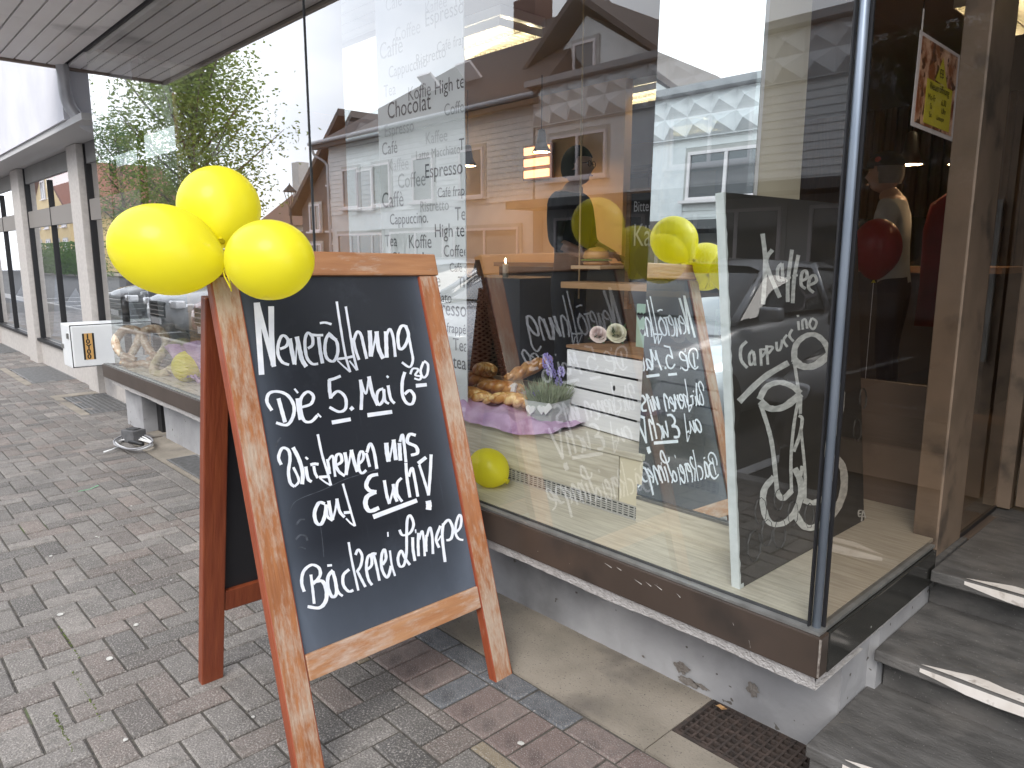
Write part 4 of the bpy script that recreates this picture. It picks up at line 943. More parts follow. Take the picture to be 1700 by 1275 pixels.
for i in range(n):
    z0, z1 = Hk*i/n, Hk*(i+1)/n; w0 = .006+random.uniform(-.003, .003)
    if i: w0_ = pw
    else: w0_ = w0
    pw = w0
    t.add([(-.001, .024, z0), (-.001, .024, z1), (-.001, -.001, z1), (-.001, -.001, z0), (w0, -.001, z1), (w0_, -.001, z0)], [(0, 1, 2, 3), (3, 2, 4, 5)])
t.box(-.0012, .02, -.0012, .023, 0, .012)
t.build('white_edge', mat('brushed_white', (.66, .7, .7), (.52, .56, .56), rough=.7, scale=12, bump=.3), kb, M=MK)
def tokaffee(px, py_):
    q_ = onplane(px, py_, Ka, Nk)-Ka; return (q_.dot(Uk), q_.dot(Vk))
D_ = (1200, 360, 3.75); E_ = (1200, 520, 3.354)
kw = [(D_, 20, [(245, 105), (262, 280), (248, 545)]), (D_, 20, [(306, 205), (268, 290), (352, 502)]), (D_, 15, [(365, 290), (340, 320), (340, 385), (368, 398)]), (D_, 15, [(366, 290), (368, 350), (372, 402)]),
 (D_, 17, [(427, 205), (402, 400), (400, 530)]), (D_, 14, [(386, 385), (420, 376)]), (D_, 17, [(466, 238), (440, 380), (430, 538)]), (D_, 14, [(430, 370), (464, 362)]), (D_, 15, [(485, 400), (520, 380), (516, 338), (490, 350), (484, 420), (512, 448)]), (D_, 15, [(532, 428), (578, 402), (568, 364), (540, 380), (530, 440), (562, 472)]),
 (D_, 15, [(146, 775), (110, 815), (110, 890), (148, 940)]), (D_, 12, [(182, 830), (160, 865), (168, 922), (194, 890), (186, 838)]), (D_, 12, [(186, 840), (198, 926)]), (D_, 12, [(230, 822), (235, 928)]), (D_, 12, [(232, 825), (268, 830), (240, 872)]), (D_, 12, [(270, 800), (278, 920)]), (D_, 12, [(270, 808), (308, 812), (280, 852)]),
 (D_, 12, [(330, 778), (335, 828), (355, 822), (366, 765)]), (D_, 12, [(396, 735), (374, 770), (398, 810)]), (D_, 12, [(428, 700), (410, 740), (436, 776)]), (D_, 11, [(464, 650), (470, 706)]), (D_, 11, [(465, 610), (467, 624)]), (D_, 11, [(496, 702), (492, 650), (512, 640), (522, 696)]), (D_, 11, [(552, 630), (536, 670), (560, 700), (580, 655), (552, 630)]),
 (D_, 30, [(98, 1150), (250, 1002), (405, 908)]),
 (E_, 24, [(395, 270), (400, 185), (450, 130), (510, 120), (560, 160), (592, 225)]), (E_, 34, [(395, 262), (440, 295), (510, 290), (592, 228)]), (E_, 13, [(395, 280), (410, 380), (420, 440)]), (E_, 10, [(590, 235), (580, 340), (573, 500), (560, 800)]),
 (E_, 26, [(202, 480), (240, 412), (310, 385), (380, 405), (430, 445)]), (E_, 32, [(206, 490), (260, 530), (340, 520), (432, 448)]), (E_, 18, [(208, 510), (250, 640), (275, 760), (300, 1000)]), (E_, 24, [(298, 995), (330, 1032), (382, 985)]), (E_, 13, [(425, 455), (395, 600), (376, 800), (378, 990)]),
 (E_, 13, [(430, 455), (427, 560)]), (E_, 14, [(420, 570), (440, 590), (425, 680), (392, 770)]), (E_, 12, [(432, 640), (455, 880), (455, 1045)]), (E_, 28, [(448, 1040), (500, 1055), (560, 1030)]), (E_, 30, [(625, 385), (655, 430), (645, 560), (603, 690)]), (E_, 15, [(603, 680), (604, 900), (555, 1030)]),
 (E_, 26, [(282, 912), (228, 980), (222, 1080), (258, 1165), (330, 1170), (395, 1110), (430, 1010), (425, 930), (395, 862)]), (E_, 30, [(395, 1105), (440, 1178), (500, 1192), (600, 1130), (664, 1005), (665, 865), (612, 788)]), (E_, 15, [(398, 880), (428, 905), (440, 850)]),
 (E_, 6, [(772, 1098), (755, 1100), (755, 1130), (770, 1128)]), (E_, 6, [(756, 1115), (768, 1114)]), (E_, 6, [(770, 1158), (778, 1098), (792, 1142)]), (E_, 5, [(772, 1135), (788, 1128)])]
mb = MB()
for q_, (fr_, wd, pts) in enumerate(kw): stroke(mb, None, tokaffee, *fr_, wd*1.3, pts, .0010+.0002*(q_ % 7))
mb.build('painted_drawing', mat('white_brush_paint', (.7, .72, .7), (.45, .47, .46), rough=.6, scale=26, stretch=(1, 1, 3)), kb, M=MK)
mb = MB(); gm = mat('dark_grey_marks', (.04, .04, .038), rough=.6)
for (x, z, r_) in ((.08, .1, .035), (.15, .12, .03), (.22, .1, .035), (.3, .14, .03), (.12, .19, .03), (.4, .11, .03), (.75, .32, .03), (.8, .42, .028), (.22, .2, .025)):
    mb.tube([(x+r_*math.cos(a*.7), -.0012, z+r_*1.3*math.sin(a*.7)) for a in range(10)], .003, 4, cap=False, flat=.3)
mb.build('faint_bean_drawing', gm, kb, M=MK)

# crate
STZ = .739
ca, cbv = on(940, 700, 2, STZ), on(1063, 736, 2, STZ)
cdv = (cbv-ca); cl_ = cdv.length; ang = math.atan2(cdv.y, cdv.x)
cr_ = thing('wooden_crate', ca, 'white painted slatted wooden crate with a raw wood top, standing in the window', 'crate', rz=ang)
Hc = on(941, 572, 1, ca.y).z-STZ
sh_ = (Hc-.012)/4
for i in range(4):
    z0 = i*sh_+.004; B('plank', M_crate, cr_, 0, cl_, 0, .012, z0, z0+sh_-.010, bev=.0015)
    B('side_plank', M_crate, cr_, cl_-.012, cl_, .0125, .26, z0, z0+sh_-.010, bev=.0015); B('side_plank', M_crate, cr_, 0, .012, .0125, .26, z0, z0+sh_-.010, bev=.0015)
    B('back_plank', M_crate, cr_, 0, cl_, .262, .274, z0, z0+sh_-.010)
for x in (.014, cl_-.034): B('corner_post', M_crate, cr_, x, x+.02, .013, .033, .005, Hc-.014)
B('top_board', M_rawwood, cr_, -.003, cl_+.003, -.003, .14, Hc-.0115, Hc, bev=.001); B('top_board', M_rawwood, cr_, -.003, cl_+.003, .143, .277, Hc-.0115, Hc, bev=.001)
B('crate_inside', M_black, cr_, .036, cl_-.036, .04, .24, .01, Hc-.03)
s_ = MB(); kq = on(1023, 644, 1, (ca.y+cbv.y)/2)
lx = Vector((kq.x-ca.x, kq.y-ca.y)).length
s_.lathe([(.0001, 0), (.008, .0), (.008, .001), (.0001, .0012)], 12, Matrix.Translation((lx, -.0004, kq.z-STZ)) @ Matrix.Rotation(R(90), 4, 'X') @ Matrix.Diagonal((.8, 1.3, 1, 1))); s_.build('knot_hole', M_black, cr_)
ztop = STZ+Hc
# roses
def rose(p, r_, m, label):
    t = thing('rose', p, label, 'flower', group='artificial roses on the crate')
    for k in range(16):
        a0 = k*2.4; rad = r_*(.18+.82*(k/15)); mb = MB(); n = 6; vs = []
        wid = .9+.02*k
        for i in range(n+1):
            for j in range(5):
                th = a0+wid*(i/n-.5)*2; ph = j/4
                rr_ = rad*(.3+.7*min(1, ph*1.5)) + (.16*r_ if j == 4 else 0)*(k/15); z = r_*(1.1-.62*k/15)*ph+.05*r_*math.sin(3*th+k)-(.16*r_*(k/15) if j == 4 else 0)
                vs.append((rr_*math.cos(th), rr_*math.sin(th), z))
        mb.add(vs, [(i*5+j, (i+1)*5+j, (i+1)*5+j+1, i*5+j+1) for i in range(n) for j in range(4)])
        mb.build('petal', m, t, True)
    mb = MB()
    for k in range(4):
        a0 = k*1.6+.5; L_ = r_*1.5
        mb.add([(0, 0, .004), (L_*.5*math.cos(a0-.4), L_*.5*math.sin(a0-.4), .012), (L_*math.cos(a0), L_*math.sin(a0), .006), (L_*.5*math.cos(a0+.4), L_*.5*math.sin(a0+.4), .012)], [(0, 1, 2, 3)])
    mb.build('leaf', mat('rose_leaf', (.06, .11, .05), rough=.6), t)
    t.rotation_euler = (R(58), R(6), R(46)); t.location = Vector(p)+Vector((0, .01, r_*.95)); return t
def mid(px, off): 
    q_ = on(px, 570, 2, ztop); return Vector((q_.x, q_.y, ztop))
rose(mid(990, 0), .033, mat('pink_petal', (.75, .6, .58), (.8, .7, .66), rough=.6, scale=8), 'pale pink rose, left of the two roses on the crate')
rose(mid(1020, 0), .038, mat('cream_petal', (.7, .67, .5), (.78, .75, .6), rough=.6, scale=8), 'cream white rose, right of the two roses on the crate')
fo = MB(); q0 = mid(1005, 0)
for k in range(26):
    a0 = random.uniform(0, 6.28); L_ = random.uniform(.04, .085); e = random.uniform(.3, 1.2); p = q0+Vector((random.uniform(-.03, .03), .05+random.uniform(-.01, .02), .01))
    d_ = Vector((math.cos(a0)*math.cos(e), math.sin(a0)*math.cos(e), math.sin(e))); sd_ = d_.cross(Vector((0, 0, 1))).normalized()*.009
    fo.add([p, p+d_*L_*.5+sd_, p+d_*L_, p+d_*L_*.5-sd_], [(0, 1, 2, 3)])
tag(fo.build('green_foliage', mat('sprig_green', (.07, .12, .06), rough=.6)), 'loose green artificial leaves behind the two roses', 'foliage')
# mint card with hearts
q0 = on(1062, 578, 2, ztop); cd_ = thing('heart_card', (q0.x, q0.y+.02, ztop), 'pale green tag with two heart cut-outs standing on the crate next to the mirror', 'decoration', rz=ang)
B('card', mat('mint_paint', (.3, .48, .38), (.38, .55, .45), rough=.7, scale=9), cd_, -.04, .035, 0, .012, 0, .165, bev=.002)
def heart(r_): return [(r_*(.0625*16)*math.sin(t_)**3, r_*.0625*(13*math.cos(t_)-5*math.cos(2*t_)-2*math.cos(3*t_)-math.cos(4*t_))) for t_ in [6.283*i/28 for i in range(28)]]
for (x, z, r_) in ((-.02, .12, .017), (.014, .12, .017), (-.003, .06, .014)):
    s_ = MB(); s_.prism([(x+a, z+b_) for a, b_ in heart(r_)], -.0008, .0); s_.build('heart_cutout', M_dark, cd_)
# lavender pot
q0 = on(896, 706, 2, STZ); lv = thing('lavender_pot', (q0.x, q0.y+.045, STZ), 'grey wooden pot of lavender with small white hearts in front of the bread', 'potted plant', rz=R(8))
t = MB(); a_, b2_ = .052, .066; h_ = .098
t.add([(-a_, -a_, 0), (a_, -a_, 0), (a_, a_, 0), (-a_, a_, 0), (-b2_, -b2_, h_), (b2_, -b2_, h_), (b2_, b2_, h_), (-b2_, b2_, h_)], [(0, 3, 2, 1), (0, 1, 5, 4), (1, 2, 6, 5), (2, 3, 7, 6), (3, 0, 4, 7)])
t.add([(-b2_+.004, -b2_+.004, h_-.01), (b2_-.004, -b2_+.004, h_-.01), (b2_-.004, b2_-.004, h_-.01), (-b2_+.004, b2_-.004, h_-.01)], [(0, 1, 2, 3)])
t.build('pot', mat('weathered_pot', (.36, .39, .38), (.5, .52, .5), rough=.85, scale=10, stretch=(1, 1, 6), bump=.4, bscale=60), lv)
for (x, z, r_, ro) in ((-.036, .062, .022, 0), (.018, .07, .02, 0)):
    s_ = MB(); s_.prism([(x+a, z+b_) for a, b_ in heart(r_)], -b2_-.002, -b2_+.010); s_.build('white_heart', M_white, lv)
s_ = MB(); s_.obox(Matrix.Translation((.05, -b2_-.006, .078)) @ Matrix.Rotation(R(-45), 4, 'Y'), -.022, .022, -.001, .001, -.012, .012); s_.build('paper_tag', M_white, lv)
gr_ = MB(); 
for k in range(520):
    x, y = random.uniform(-.06, .06), random.uniform(-.06, .06); L_ = random.uniform(.04, .10); dx, dy = random.gauss(x*.45, .022), random.gauss(y*.45, .022); p0 = Vector((x, y, h_-.01)); p1 = p0+Vector((dx*.5, dy*.5, L_*.6)); p2 = p0+Vector((dx, dy, L_)); wv = Vector((math.cos(k), math.sin(k), 0))*.0016
    gr_.add([p0-wv, p0+wv, p1+wv, p1-wv, p2], [(0, 1, 2, 3), (3, 2, 4)])
o = gr_.build('leaf_tuft', mat('lavender_green', (.24, .28, .17), (.36, .4, .29), rough=.7, scale=40), lv); o['kind'] = 'stuff'
for (x, y, hh, hd) in ((-.012, 0, .2, .055), (.018, -.015, .185, .07), (.055, .01, .165, .035), (.0, .03, .15, .03), (.03, .03, .12, .03), (-.035, -.03, .075, .02)):
    s_ = MB(); s_.tube([(x*.5, y*.5, h_-.01), (x, y, h_+hh-.05)], .0013, 5); s_.build('stem', mat('stem_green', (.2, .25, .13), rough=.7), lv)
    s_ = MB()
    for k in range(int(hd*700)):
        a0 = k*2.4; z = h_+hh-.05-hd*.5+hd*1.1*k/(hd*700); r_ = .0135*(1-abs(k/(hd*700)-.4)*.9)
        s_.lathe([(.0001, -.005), (.0042, 0), (.0001, .007)], 5, Matrix.Translation((x+r_*math.cos(a0), y+r_*math.sin(a0), z)) @ Matrix.Rotation(.6, 4, 'X'))
    s_.build('flower_spike', mat('lavender_violet', (.27, .22, .55), (.38, .33, .68), rough=.7, scale=50), lv)
# white wooden bird
q0 = on(845, 655, 2, .78); bd = thing('wooden_bird', (q0.x-.01, q0.y, .78), 'white wooden bird shape left of the lavender pot', 'figurine', rz=R(15))
s_ = MB(); s_.prism([(-.085, .028), (-.04, .012), (-.01, .0), (.02, .0), (.04, .012), (.044, .035), (.05, .05), (.036, .056), (.02, .045), (.005, .026), (-.03, .026)], -.008, .008); s_.build('bird_body', M_white, bd)
s_ = MB(); s_.tube([(.015, 0, -.04), (.015, 0, 0)], .003, 6); s_.build('bird_stand', M_rawwood, bd)
# golden braided bread
M_gold = mat('glazed_bread', (.55, .27, .07), (.8, .58, .26), rough=.35, scale=26, stretch=(1, 3, 1), lo=.45, hi=.6, coat=.5, bump=.4)
M_gold2 = mat('glazed_bread_dark', (.38, .14, .035), (.62, .34, .12), rough=.35, scale=22, coat=.5, bump=.4)
def braid(name, p, rz, L_, r_, label, m, tilt=0, curve=0):
    t = thing(name, p, label, 'bread', rz=rz, group='braided loaves in the window')
    n = 44
    for s in range(3):
        pts = []; rd = []
        for i in range(n+1):
            u = i/n; ph = u*9+s*2.094; e = math.sin(math.pi*min(1, max(0, u*.94+.03)))**.5
            pts.append(((u-.5)*L_, r_*.85*e*math.sin(ph)+curve*(u-.5)**2*L_, r_*.7+r_*.45*e*math.cos(ph*1.0+.5)+tilt*(u)*L_)); rd.append(r_*.62*e+.002)
        mb = MB(); mb.tube(pts, rd, 9); mb.build('strand', m, t, True)
    return t
q0 = on(800, 655, 2, .68)
braid('braided_bread', on(785, 665, 2, .765), R(-8), .3, .035, 'long golden braided loaf beside the chalkboard sign leg, on the lilac cloth', M_gold, curve=.3)
braid('braided_bread', on(852, 672, 2, .775)+Vector((0, 0, .0)), R(15), .2, .032, 'small pale braided loaf directly left of the lavender pot', M_gold, curve=-.4)
braid('braided_bread', on(872, 636, 2, .80)+Vector((0, .02, .0)), R(70), .24, .036, 'dark golden braided loaf standing behind the lavender pot', M_gold2, tilt=.35)
braid('braided_bread', on(790, 645, 2, .77)+Vector((-.08, .08, 0)), R(5), .26, .033, 'reddish braided loaf at the back of the lilac cloth', M_gold2)
braid('braided_bread', on(800, 632, 2, .80)+Vector((0, .02, 0)), R(-25), .24, .036, 'golden braided loaf leaning at the back, half hidden by the word panel', M_gold, tilt=.2)
braid('braided_bread', on(830, 652, 2, .78), R(28), .22, .034, 'reddish braided loaf between the white bird and the long golden loaf', M_gold2, curve=.3)
# lilac cloth with folds, drapes over the step edge
def cloth(name, x0, x1, y0, y1, z, drop, label, seed, xdir=0):
    random.seed(seed); nx, ny = 90, 46; vs = []
    ph = [random.uniform(0, 6) for _ in range(8)]
    for i in range(nx+1):
        for j in range(ny+1):
            u, v = i/nx, j/ny; x = x0+(x1-x0)*u; y = y0+(y1-y0)*v+.012*math.sin(u*11+ph[5])
            amp = .014+.022*math.exp(-((u-.45)/.1)**2)
            hgt_ = amp*(abs(math.sin(u*14+3*v+ph[0]))**1.5)+.010*abs(math.sin(u*31+5*math.sin(v*3+ph[1])))**2+.006*math.sin(v*9+u*5+ph[2])+.004*math.sin(v*23+u*41+ph[3])
            zz = z+.004+max(hgt_, 0)
            edge = y0 + .0
            if drop and y < drop[0]:
                d = drop[0]-y; lim = drop[1]*(.6+.5*math.sin(u*5+ph[4])**2)*(1-u)**.6; zz = z+.004-min(d*1.6, lim)+hgt_*.3; y = drop[0]-.006-.012*abs(math.sin(u*25+ph[0]))-min(d, .03)*.3
            vs.append((x, y, zz))
    mb = MB(); mb.add(vs, [(i*(ny+1)+j, (i+1)*(ny+1)+j, (i+1)*(ny+1)+j+1, i*(ny+1)+j+1) for i in range(nx) for j in range(ny)])
    o = mb.build(name, mat('lilac_velvet', (.42, .27, .43), (.55, .4, .56), rough=.85, scale=14, dirt=(.32, .19, .34), dscale=11), None, True); tag(o, label, 'cloth'); return o
cloth('lilac_cloth', -.25, .74, 1.39, 1.80, .741, (1.43, .10), 'crumpled lilac velvet cloth draped over the wooden step under the loaves', 4)
cloth('lilac_cloth', -3.1, -2.2, 1.30, 1.42, ZS+.02, None, 'lilac cloth heap behind the small balloon at the left of the window', 8)
random.seed(21)
# second cloth piled up against the panel
mb = MB(); vs = []; nx, nz = 50, 26
for i in range(nx+1):
    for j in range(nz+1):
        u, v = i/nx, j/nz; vs.append((-3.3+1.3*u, 1.405-.05*v+.02*math.sin(u*21+v*4)+.01*math.sin(u*47), ZS+.02+(.30*(1-.6*abs(u-.6)))*v+.012*math.sin(u*17)))
mb.add(vs, [(i*(nz+1)+j, (i+1)*(nz+1)+j, (i+1)*(nz+1)+j+1, i*(nz+1)+j+1) for i in range(nx) for j in range(nz)])
tag(mb.build('lilac_cloth', bpy.data.materials['lilac_velvet'], None, True), 'lilac cloth hung upright behind the big pretzel', 'cloth')
# big pretzel
pz_ = on(228, 606, 2, ZS); pt_ = thing('big_pretzel', (pz_.x+.17, 1.31, ZS+.02), 'huge glazed pretzel leaning at the left end of the window', 'pretzel')
pp_ = [(-.05, .02), (-.19, .10), (-.24, .24), (-.15, .36), (-.02, .33), (.04, .2), (.11, .08), (.19, .03)]
def mirrorx(p): return [(-x, z) for x, z in p]
MP = Matrix.Scale(.78, 4) @ Matrix.Rotation(R(66), 4, 'Z') @ Matrix.Rotation(R(-24), 4, 'X')
M_pz = mat('pretzel_glaze', (.33, .19, .1), (.66, .55, .42), rough=.4, scale=22, coat=.3, bump=.5, dirt=(.75, .7, .62), dscale=25, dlo=.58, dhi=.66)
for k, P_ in enumerate((pp_, mirrorx(pp_))):
    pts = spline([Vector((x, .018*(1 if k else -1)*(1 if z < .2 and abs(x) < .15 else 0), z+.03)) for x, z in P_], 6)
    s_ = MB(); s_.tube(pts, [.03+.017*math.sin(math.pi*i/(len(pts)-1)) for i in range(len(pts))], 12); s_.build('pretzel_arm', M_pz, pt_, True, M=MP)
pts = spline([Vector((x, 0, z+.03)) for x, z in ((.19, .02), (.1, -.03), (0, -.01), (-.1, -.03), (-.19, .02))], 6)
s_ = MB(); s_.tube([p+Vector((0, 0, .0)) for p in pts], [.036]*len(pts), 12); s_.build('pretzel_twist', M_pz, pt_, True, M=MP)
# pale oval tray/ring beside it
s_ = MB(); pts = [Vector((.27*math.cos(6.283*i/48), .0, .15+.15*math.sin(6.283*i/48))) for i in range(49)]
s_.tube(pts, .034, 12, cap=False); ob = s_.build('wreath_ring', mat('glazed_ring', (.42, .36, .16), (.6, .5, .36), rough=.4, scale=16, bump=.3), None, True)
ob.location = (pz_.x+.47, 1.31, ZS+.03); ob.rotation_euler = (R(-58), R(14), R(-22)); tag(ob, 'glazed oval bread ring leaning beside the huge pretzel', 'bread')
# wicker cone
wc = thing('wicker_cone', (-.52, 2.12, .60), 'dark wicker cone tree standing behind the loaves', 'decoration')
s_ = MB()
for k in range(15):
    for d_ in (1, -1):
        s_.tube([(.17*(1-i/24)*math.cos(d_*i*.5+k*.42), .17*(1-i/24)*math.sin(d_*i*.5+k*.42), .12+.68*i/24) for i in range(24)], .0055, 5, cap=False)
s_.build('wicker_weave', mat('wicker', (.12, .085, .06), (.2, .14, .1), rough=.8, scale=30), wc)
s_ = MB(); s_.lathe([(.14, .13), (.13, .14), (.001, .75)], 16); s_.build('inner_cone', mat('cone_core', (.03, .025, .02), rough=.9), wc)
s_ = MB(); s_.tube([(0, 0, 0), (0, 0, .14)], .02, 8); s_.build('foot', M_rawwood, wc)
# dark trunk of shelf behind
B('dark_cabinet', mat('cabinet_dark', (.025, .024, .026), (.035, .032, .03), rough=.4, scale=3), None, -2.6, -.9, 2.8, 3.3, .44, 1.25)
tag(bpy.data.objects['dark_cabinet'], 'dark low cabinet behind the window at the left of the wicker cone', 'cabinet')
# candle on a stand
cn = thing('candle', (-1.2, 2.95, 1.25), 'small lit candle on the dark cabinet', 'candle')
s_ = MB(); s_.lathe([(.02, 0), (.02, .09), (.001, .092)], 14); s_.build('wax', mat('wax', (.8, .74, .6), rough=.5), cn, True)
s_ = MB(); s_.lathe([(.001, .095), (.006, .108), (.001, .13)], 10); s_.build('flame', M_emit2, cn, True)

# poster on the side glass
ps = thing('opening_poster', (1.862, 1.5, 1.7), 'poster with pastry photo and yellow opening hours note taped inside the side glass', 'poster')
Wp, Hp = .385, .245
p1, p2, p3, p4 = on(1528, 50, 0, 1.862), on(1594, 92, 0, 1.862), on(1581, 235, 0, 1.862), on(1512, 208, 0, 1.862)
o0 = Vector((1.862, 1.5, 1.7))
def PV(u, v, dx=0):
    a = p4.lerp(p3, u); b_ = p1.lerp(p2, u); q_ = a.lerp(b_, v); return (q_-o0)+Vector((dx, 0, 0))
def quad(u0, u1, v0, v1, dx, m, name, parent=ps):
    s_ = MB(); s_.add([PV(u0, v0, dx), PV(u1, v0, dx), PV(u1, v1, dx), PV(u0, v1, dx), PV(u0, v0, dx-.001), PV(u1, v0, dx-.001), PV(u1, v1, dx-.001), PV(u0, v1, dx-.001)], [(0, 1, 2, 3), (7, 6, 5, 4), (0, 4, 5, 1), (1, 5, 6, 2), (2, 6, 7, 3), (3, 7, 4, 0)]); return s_.build(name, m, parent)
quad(0, 1, 0, 1, 0, mat('paper_white', (.75, .75, .8), rough=.6), 'paper')
quad(.06, .94, .05, .96, .0012, mat('pastry_photo', (.3, .1, .04), (.75, .5, .36), rough=.4, scale=22, detail=3, lo=.42, hi=.6, dirt=(.12, .05, .03), dscale=30, dlo=.55, dhi=.6), 'pastry_picture')
quad(.24, .86, .08, .56, .0024, mat('yellow_note', (.62, .58, .06), rough=.6), 'yellow_note')
s_ = MB(); s_.add([PV(.42, .58, .0024), PV(.72, .56, .0024), PV(.56, .86, .0024), PV(.57, .7, .003)], [(0, 1, 3), (1, 2, 3), (2, 0, 3)]); s_.build('yellow_triangle', bpy.data.materials['yellow_note'], ps)
def ptext(b_, u, v, s):
    me = textmesh(b_, s, M_black); o = link('lettering', me, ps, loc=PV(u, v, .0036)); o.rotation_euler = (R(90), 0, R(90)); return o
ptext('Neueröffnung', .30, .46, .026); ptext('Mo-Fr', .28, .34, .022); ptext('6.30', .60, .34, .022); ptext('Sa', .34, .25, .02); ptext('Uhr', .62, .25, .022); ptext('So', .34, .16, .02); ptext('Linnepe', .52, .16, .018); ptext('EB', .5, .63, .03)
s_ = MB(); s_.box(0, .001, -.004, .004, 0, .05); s_.build('tape', M_white, ps, loc=PV(.03, 1.0))

# ------------------------------------------------------------------ people
def person(name, loc, rz, label, H=1.7, shirt=None, trousers=None, hair=None, skin=None, pose='stand', cap=None, glasses=True, lean_=0.0, longhair=False):
    root = thing(name, loc, label, 'person', rz=rz)
    k = H/1.75
    J = {}
    def j(n_, x, y, z, r_): J[n_] = (Vector((x, y, z))*k, r_*k)
    ln = lean_
    j('pel', 0, 0, .95, .13); j('wai', 0, .02+ln*.1, 1.08, .125); j('che', 0, .03+ln*.4, 1.29, .165); j('nek', 0, .02+ln*.6, 1.47, .074); j('hdb', 0, .05+ln*.75, 1.54, .062)
    for s, t_ in ((-1, 'l'), (1, 'r')):
        j('sho'+t_, s*.185, .01+ln*.5, 1.39, .08); j('elb'+t_, s*.265, .04+ln*.6, 1.13, .05); j('wri'+t_, s*.2, .26+ln*.6, 1.05, .028)
        j('hip'+t_, s*.09, 0, .88, .095); j('kne'+t_, s*.10, .02, .50, .062); j('ank'+t_, s*.10, -.02, .09, .04); j('toe'+t_, s*.11, .14, .04, .035)
    E_ = [('pel', 'wai'), ('wai', 'che'), ('che', 'nek'), ('nek', 'hdb')]
    for t_ in 'lr': E_ += [('che', 'sho'+t_), ('sho'+t_, 'elb'+t_), ('elb'+t_, 'wri'+t_), ('pel', 'hip'+t_), ('hip'+t_, 'kne'+t_), ('kne'+t_, 'ank'+t_), ('ank'+t_, 'toe'+t_)]
    names = list(J); me = bpy.data.meshes.new('body'); me.from_pydata([J[n_][0] for n_ in names], [(names.index(a), names.index(b_)) for a, b_ in E_], [])
    o = bpy.data.objects.new('body', me); COL.objects.link(o)
    md = o.modifiers.new('s', 'SKIN'); sv = me.skin_vertices[0].data
    for i, n_ in enumerate(names): sv[i].radius = (J[n_][1], J[n_][1]*(.8 if n_ in ('pel', 'wai', 'che') else 1))
    sv[names.index('pel')].use_root = True
    o.modifiers.new('b', 'SUBSURF').levels = 2
    dg = bpy.context.evaluated_depsgraph_get(); em = bpy.data.meshes.new_from_object(o.evaluated_get(dg)); bpy.data.objects.remove(o)
    for m_ in (shirt, trousers, skin, M_black): em.materials.append(m_)
    for p in em.polygons:
        c = p.center/k; p.use_smooth = True
        p.material_index = 0
        if c.z < .95: p.material_index = 1
        if c.z < .07: p.material_index = 3
        if c.z > 1.46: p.material_index = 2
        if c.y > .1+ln*.6 and c.z < 1.2 and c.z > .98 and abs(c.x) > .14: p.material_index = 2
    ob = link('body', em, root)
    # head as one modelled surface
    hc = J['hdb'][0]+Vector((0, .012, .09))*k; mb = MB(); nu, nv_ = 28, 22; vs = []
    for b_ in range(nv_+1):
        ph = math.pi*b_/nv_
        for a in range(nu):
            th = 2*math.pi*a/nu; x = math.sin(ph)*math.cos(th); y = math.sin(ph)*math.sin(th); z = math.cos(ph)
            X_ = x*.082; Y_ = y*.101; Z_ = z*.125
            if z < 0: X_ *= 1+.28*z; Y_ *= 1+.12*z
            if y > .8 and abs(x) < .28: Y_ += .02*math.exp(-((z+.15)/.14)**2)*(1-abs(x)/.28)          # nose
            if y > .6: Y_ -= .008*math.exp(-((z-.1)/.1)**2)*(1 if .2 < abs(x) < .55 else 0)           # eye sockets
            if y > .7 and abs(x) < .35: Y_ += .006*math.exp(-((z+.45)/.08)**2)                        # lips
            if y > .5 and z < -.6: Y_ += .010                                                         # chin
            vs.append((X_*k+hc.x, Y_*k+hc.y, Z_*k+hc.z))
    mb.add(vs, [(b_*nu+a, b_*nu+(a+1) % nu, (b_+1)*nu+(a+1) % nu, (b_+1)*nu+a) for b_ in range(nv_) for a in range(nu)])
    mb.build('head', skin, root, True)
    for s in (-1, 1):
        e = MB(); e.lathe([(.0001, -.011), (.009, -.006), (.011, 0), (.009, .006), (.0001, .011)], 12, Matrix.Translation(hc+Vector((s*.03, .076, .012))*k)); e.build('eye', M_white, root, True)
        e = MB(); e.lathe([(.0001, -.006), (.02, 0), (.028, .006), (.02, .012), (.0001, .004)], 12, Matrix.Translation(hc+Vector((s*.074, 0, -.005))*k) @ Matrix.Rotation(R(90)*s, 4, 'Y')); e.build('ear', skin, root, True)
    e = MB(); e.box(hc.x-.022, hc.x+.022, hc.y+.084, hc.y+.092, hc.z-.058, hc.z-.05); e.build('mouth', mat('lips', (.35, .12, .1), rough=.5), root)
    # hair
    mb = MB(); vs = []
    for b_ in range(13):
        ph = math.pi*.60*b_/12
        for a in range(nu):
            th = 2*math.pi*a/nu; y = math.sin(ph)*math.sin(th); lim = 1.0
            low = .3 if math.sin(th) > .4 else 1
            ph2 = ph*(.62 if math.sin(th) > .35 else 1.12 if not longhair else 1.35)
            x = math.sin(ph2)*math.cos(th); y = math.sin(ph2)*math.sin(th); z = math.cos(ph2); g_ = 1+.04*math.sin(a*5)*(b_/12)
            vs.append((x*.091*k*g_+hc.x, (y*.111*g_-.006)*k+hc.y, z*.135*k+hc.z+.004*k))
    mb.add(vs, [(b_*nu+a, b_*nu+(a+1) % nu, (b_+1)*nu+(a+1) % nu, (b_+1)*nu+a) for b_ in range(12) for a in range(nu)])
    mb.build('hair', hair, root, True)
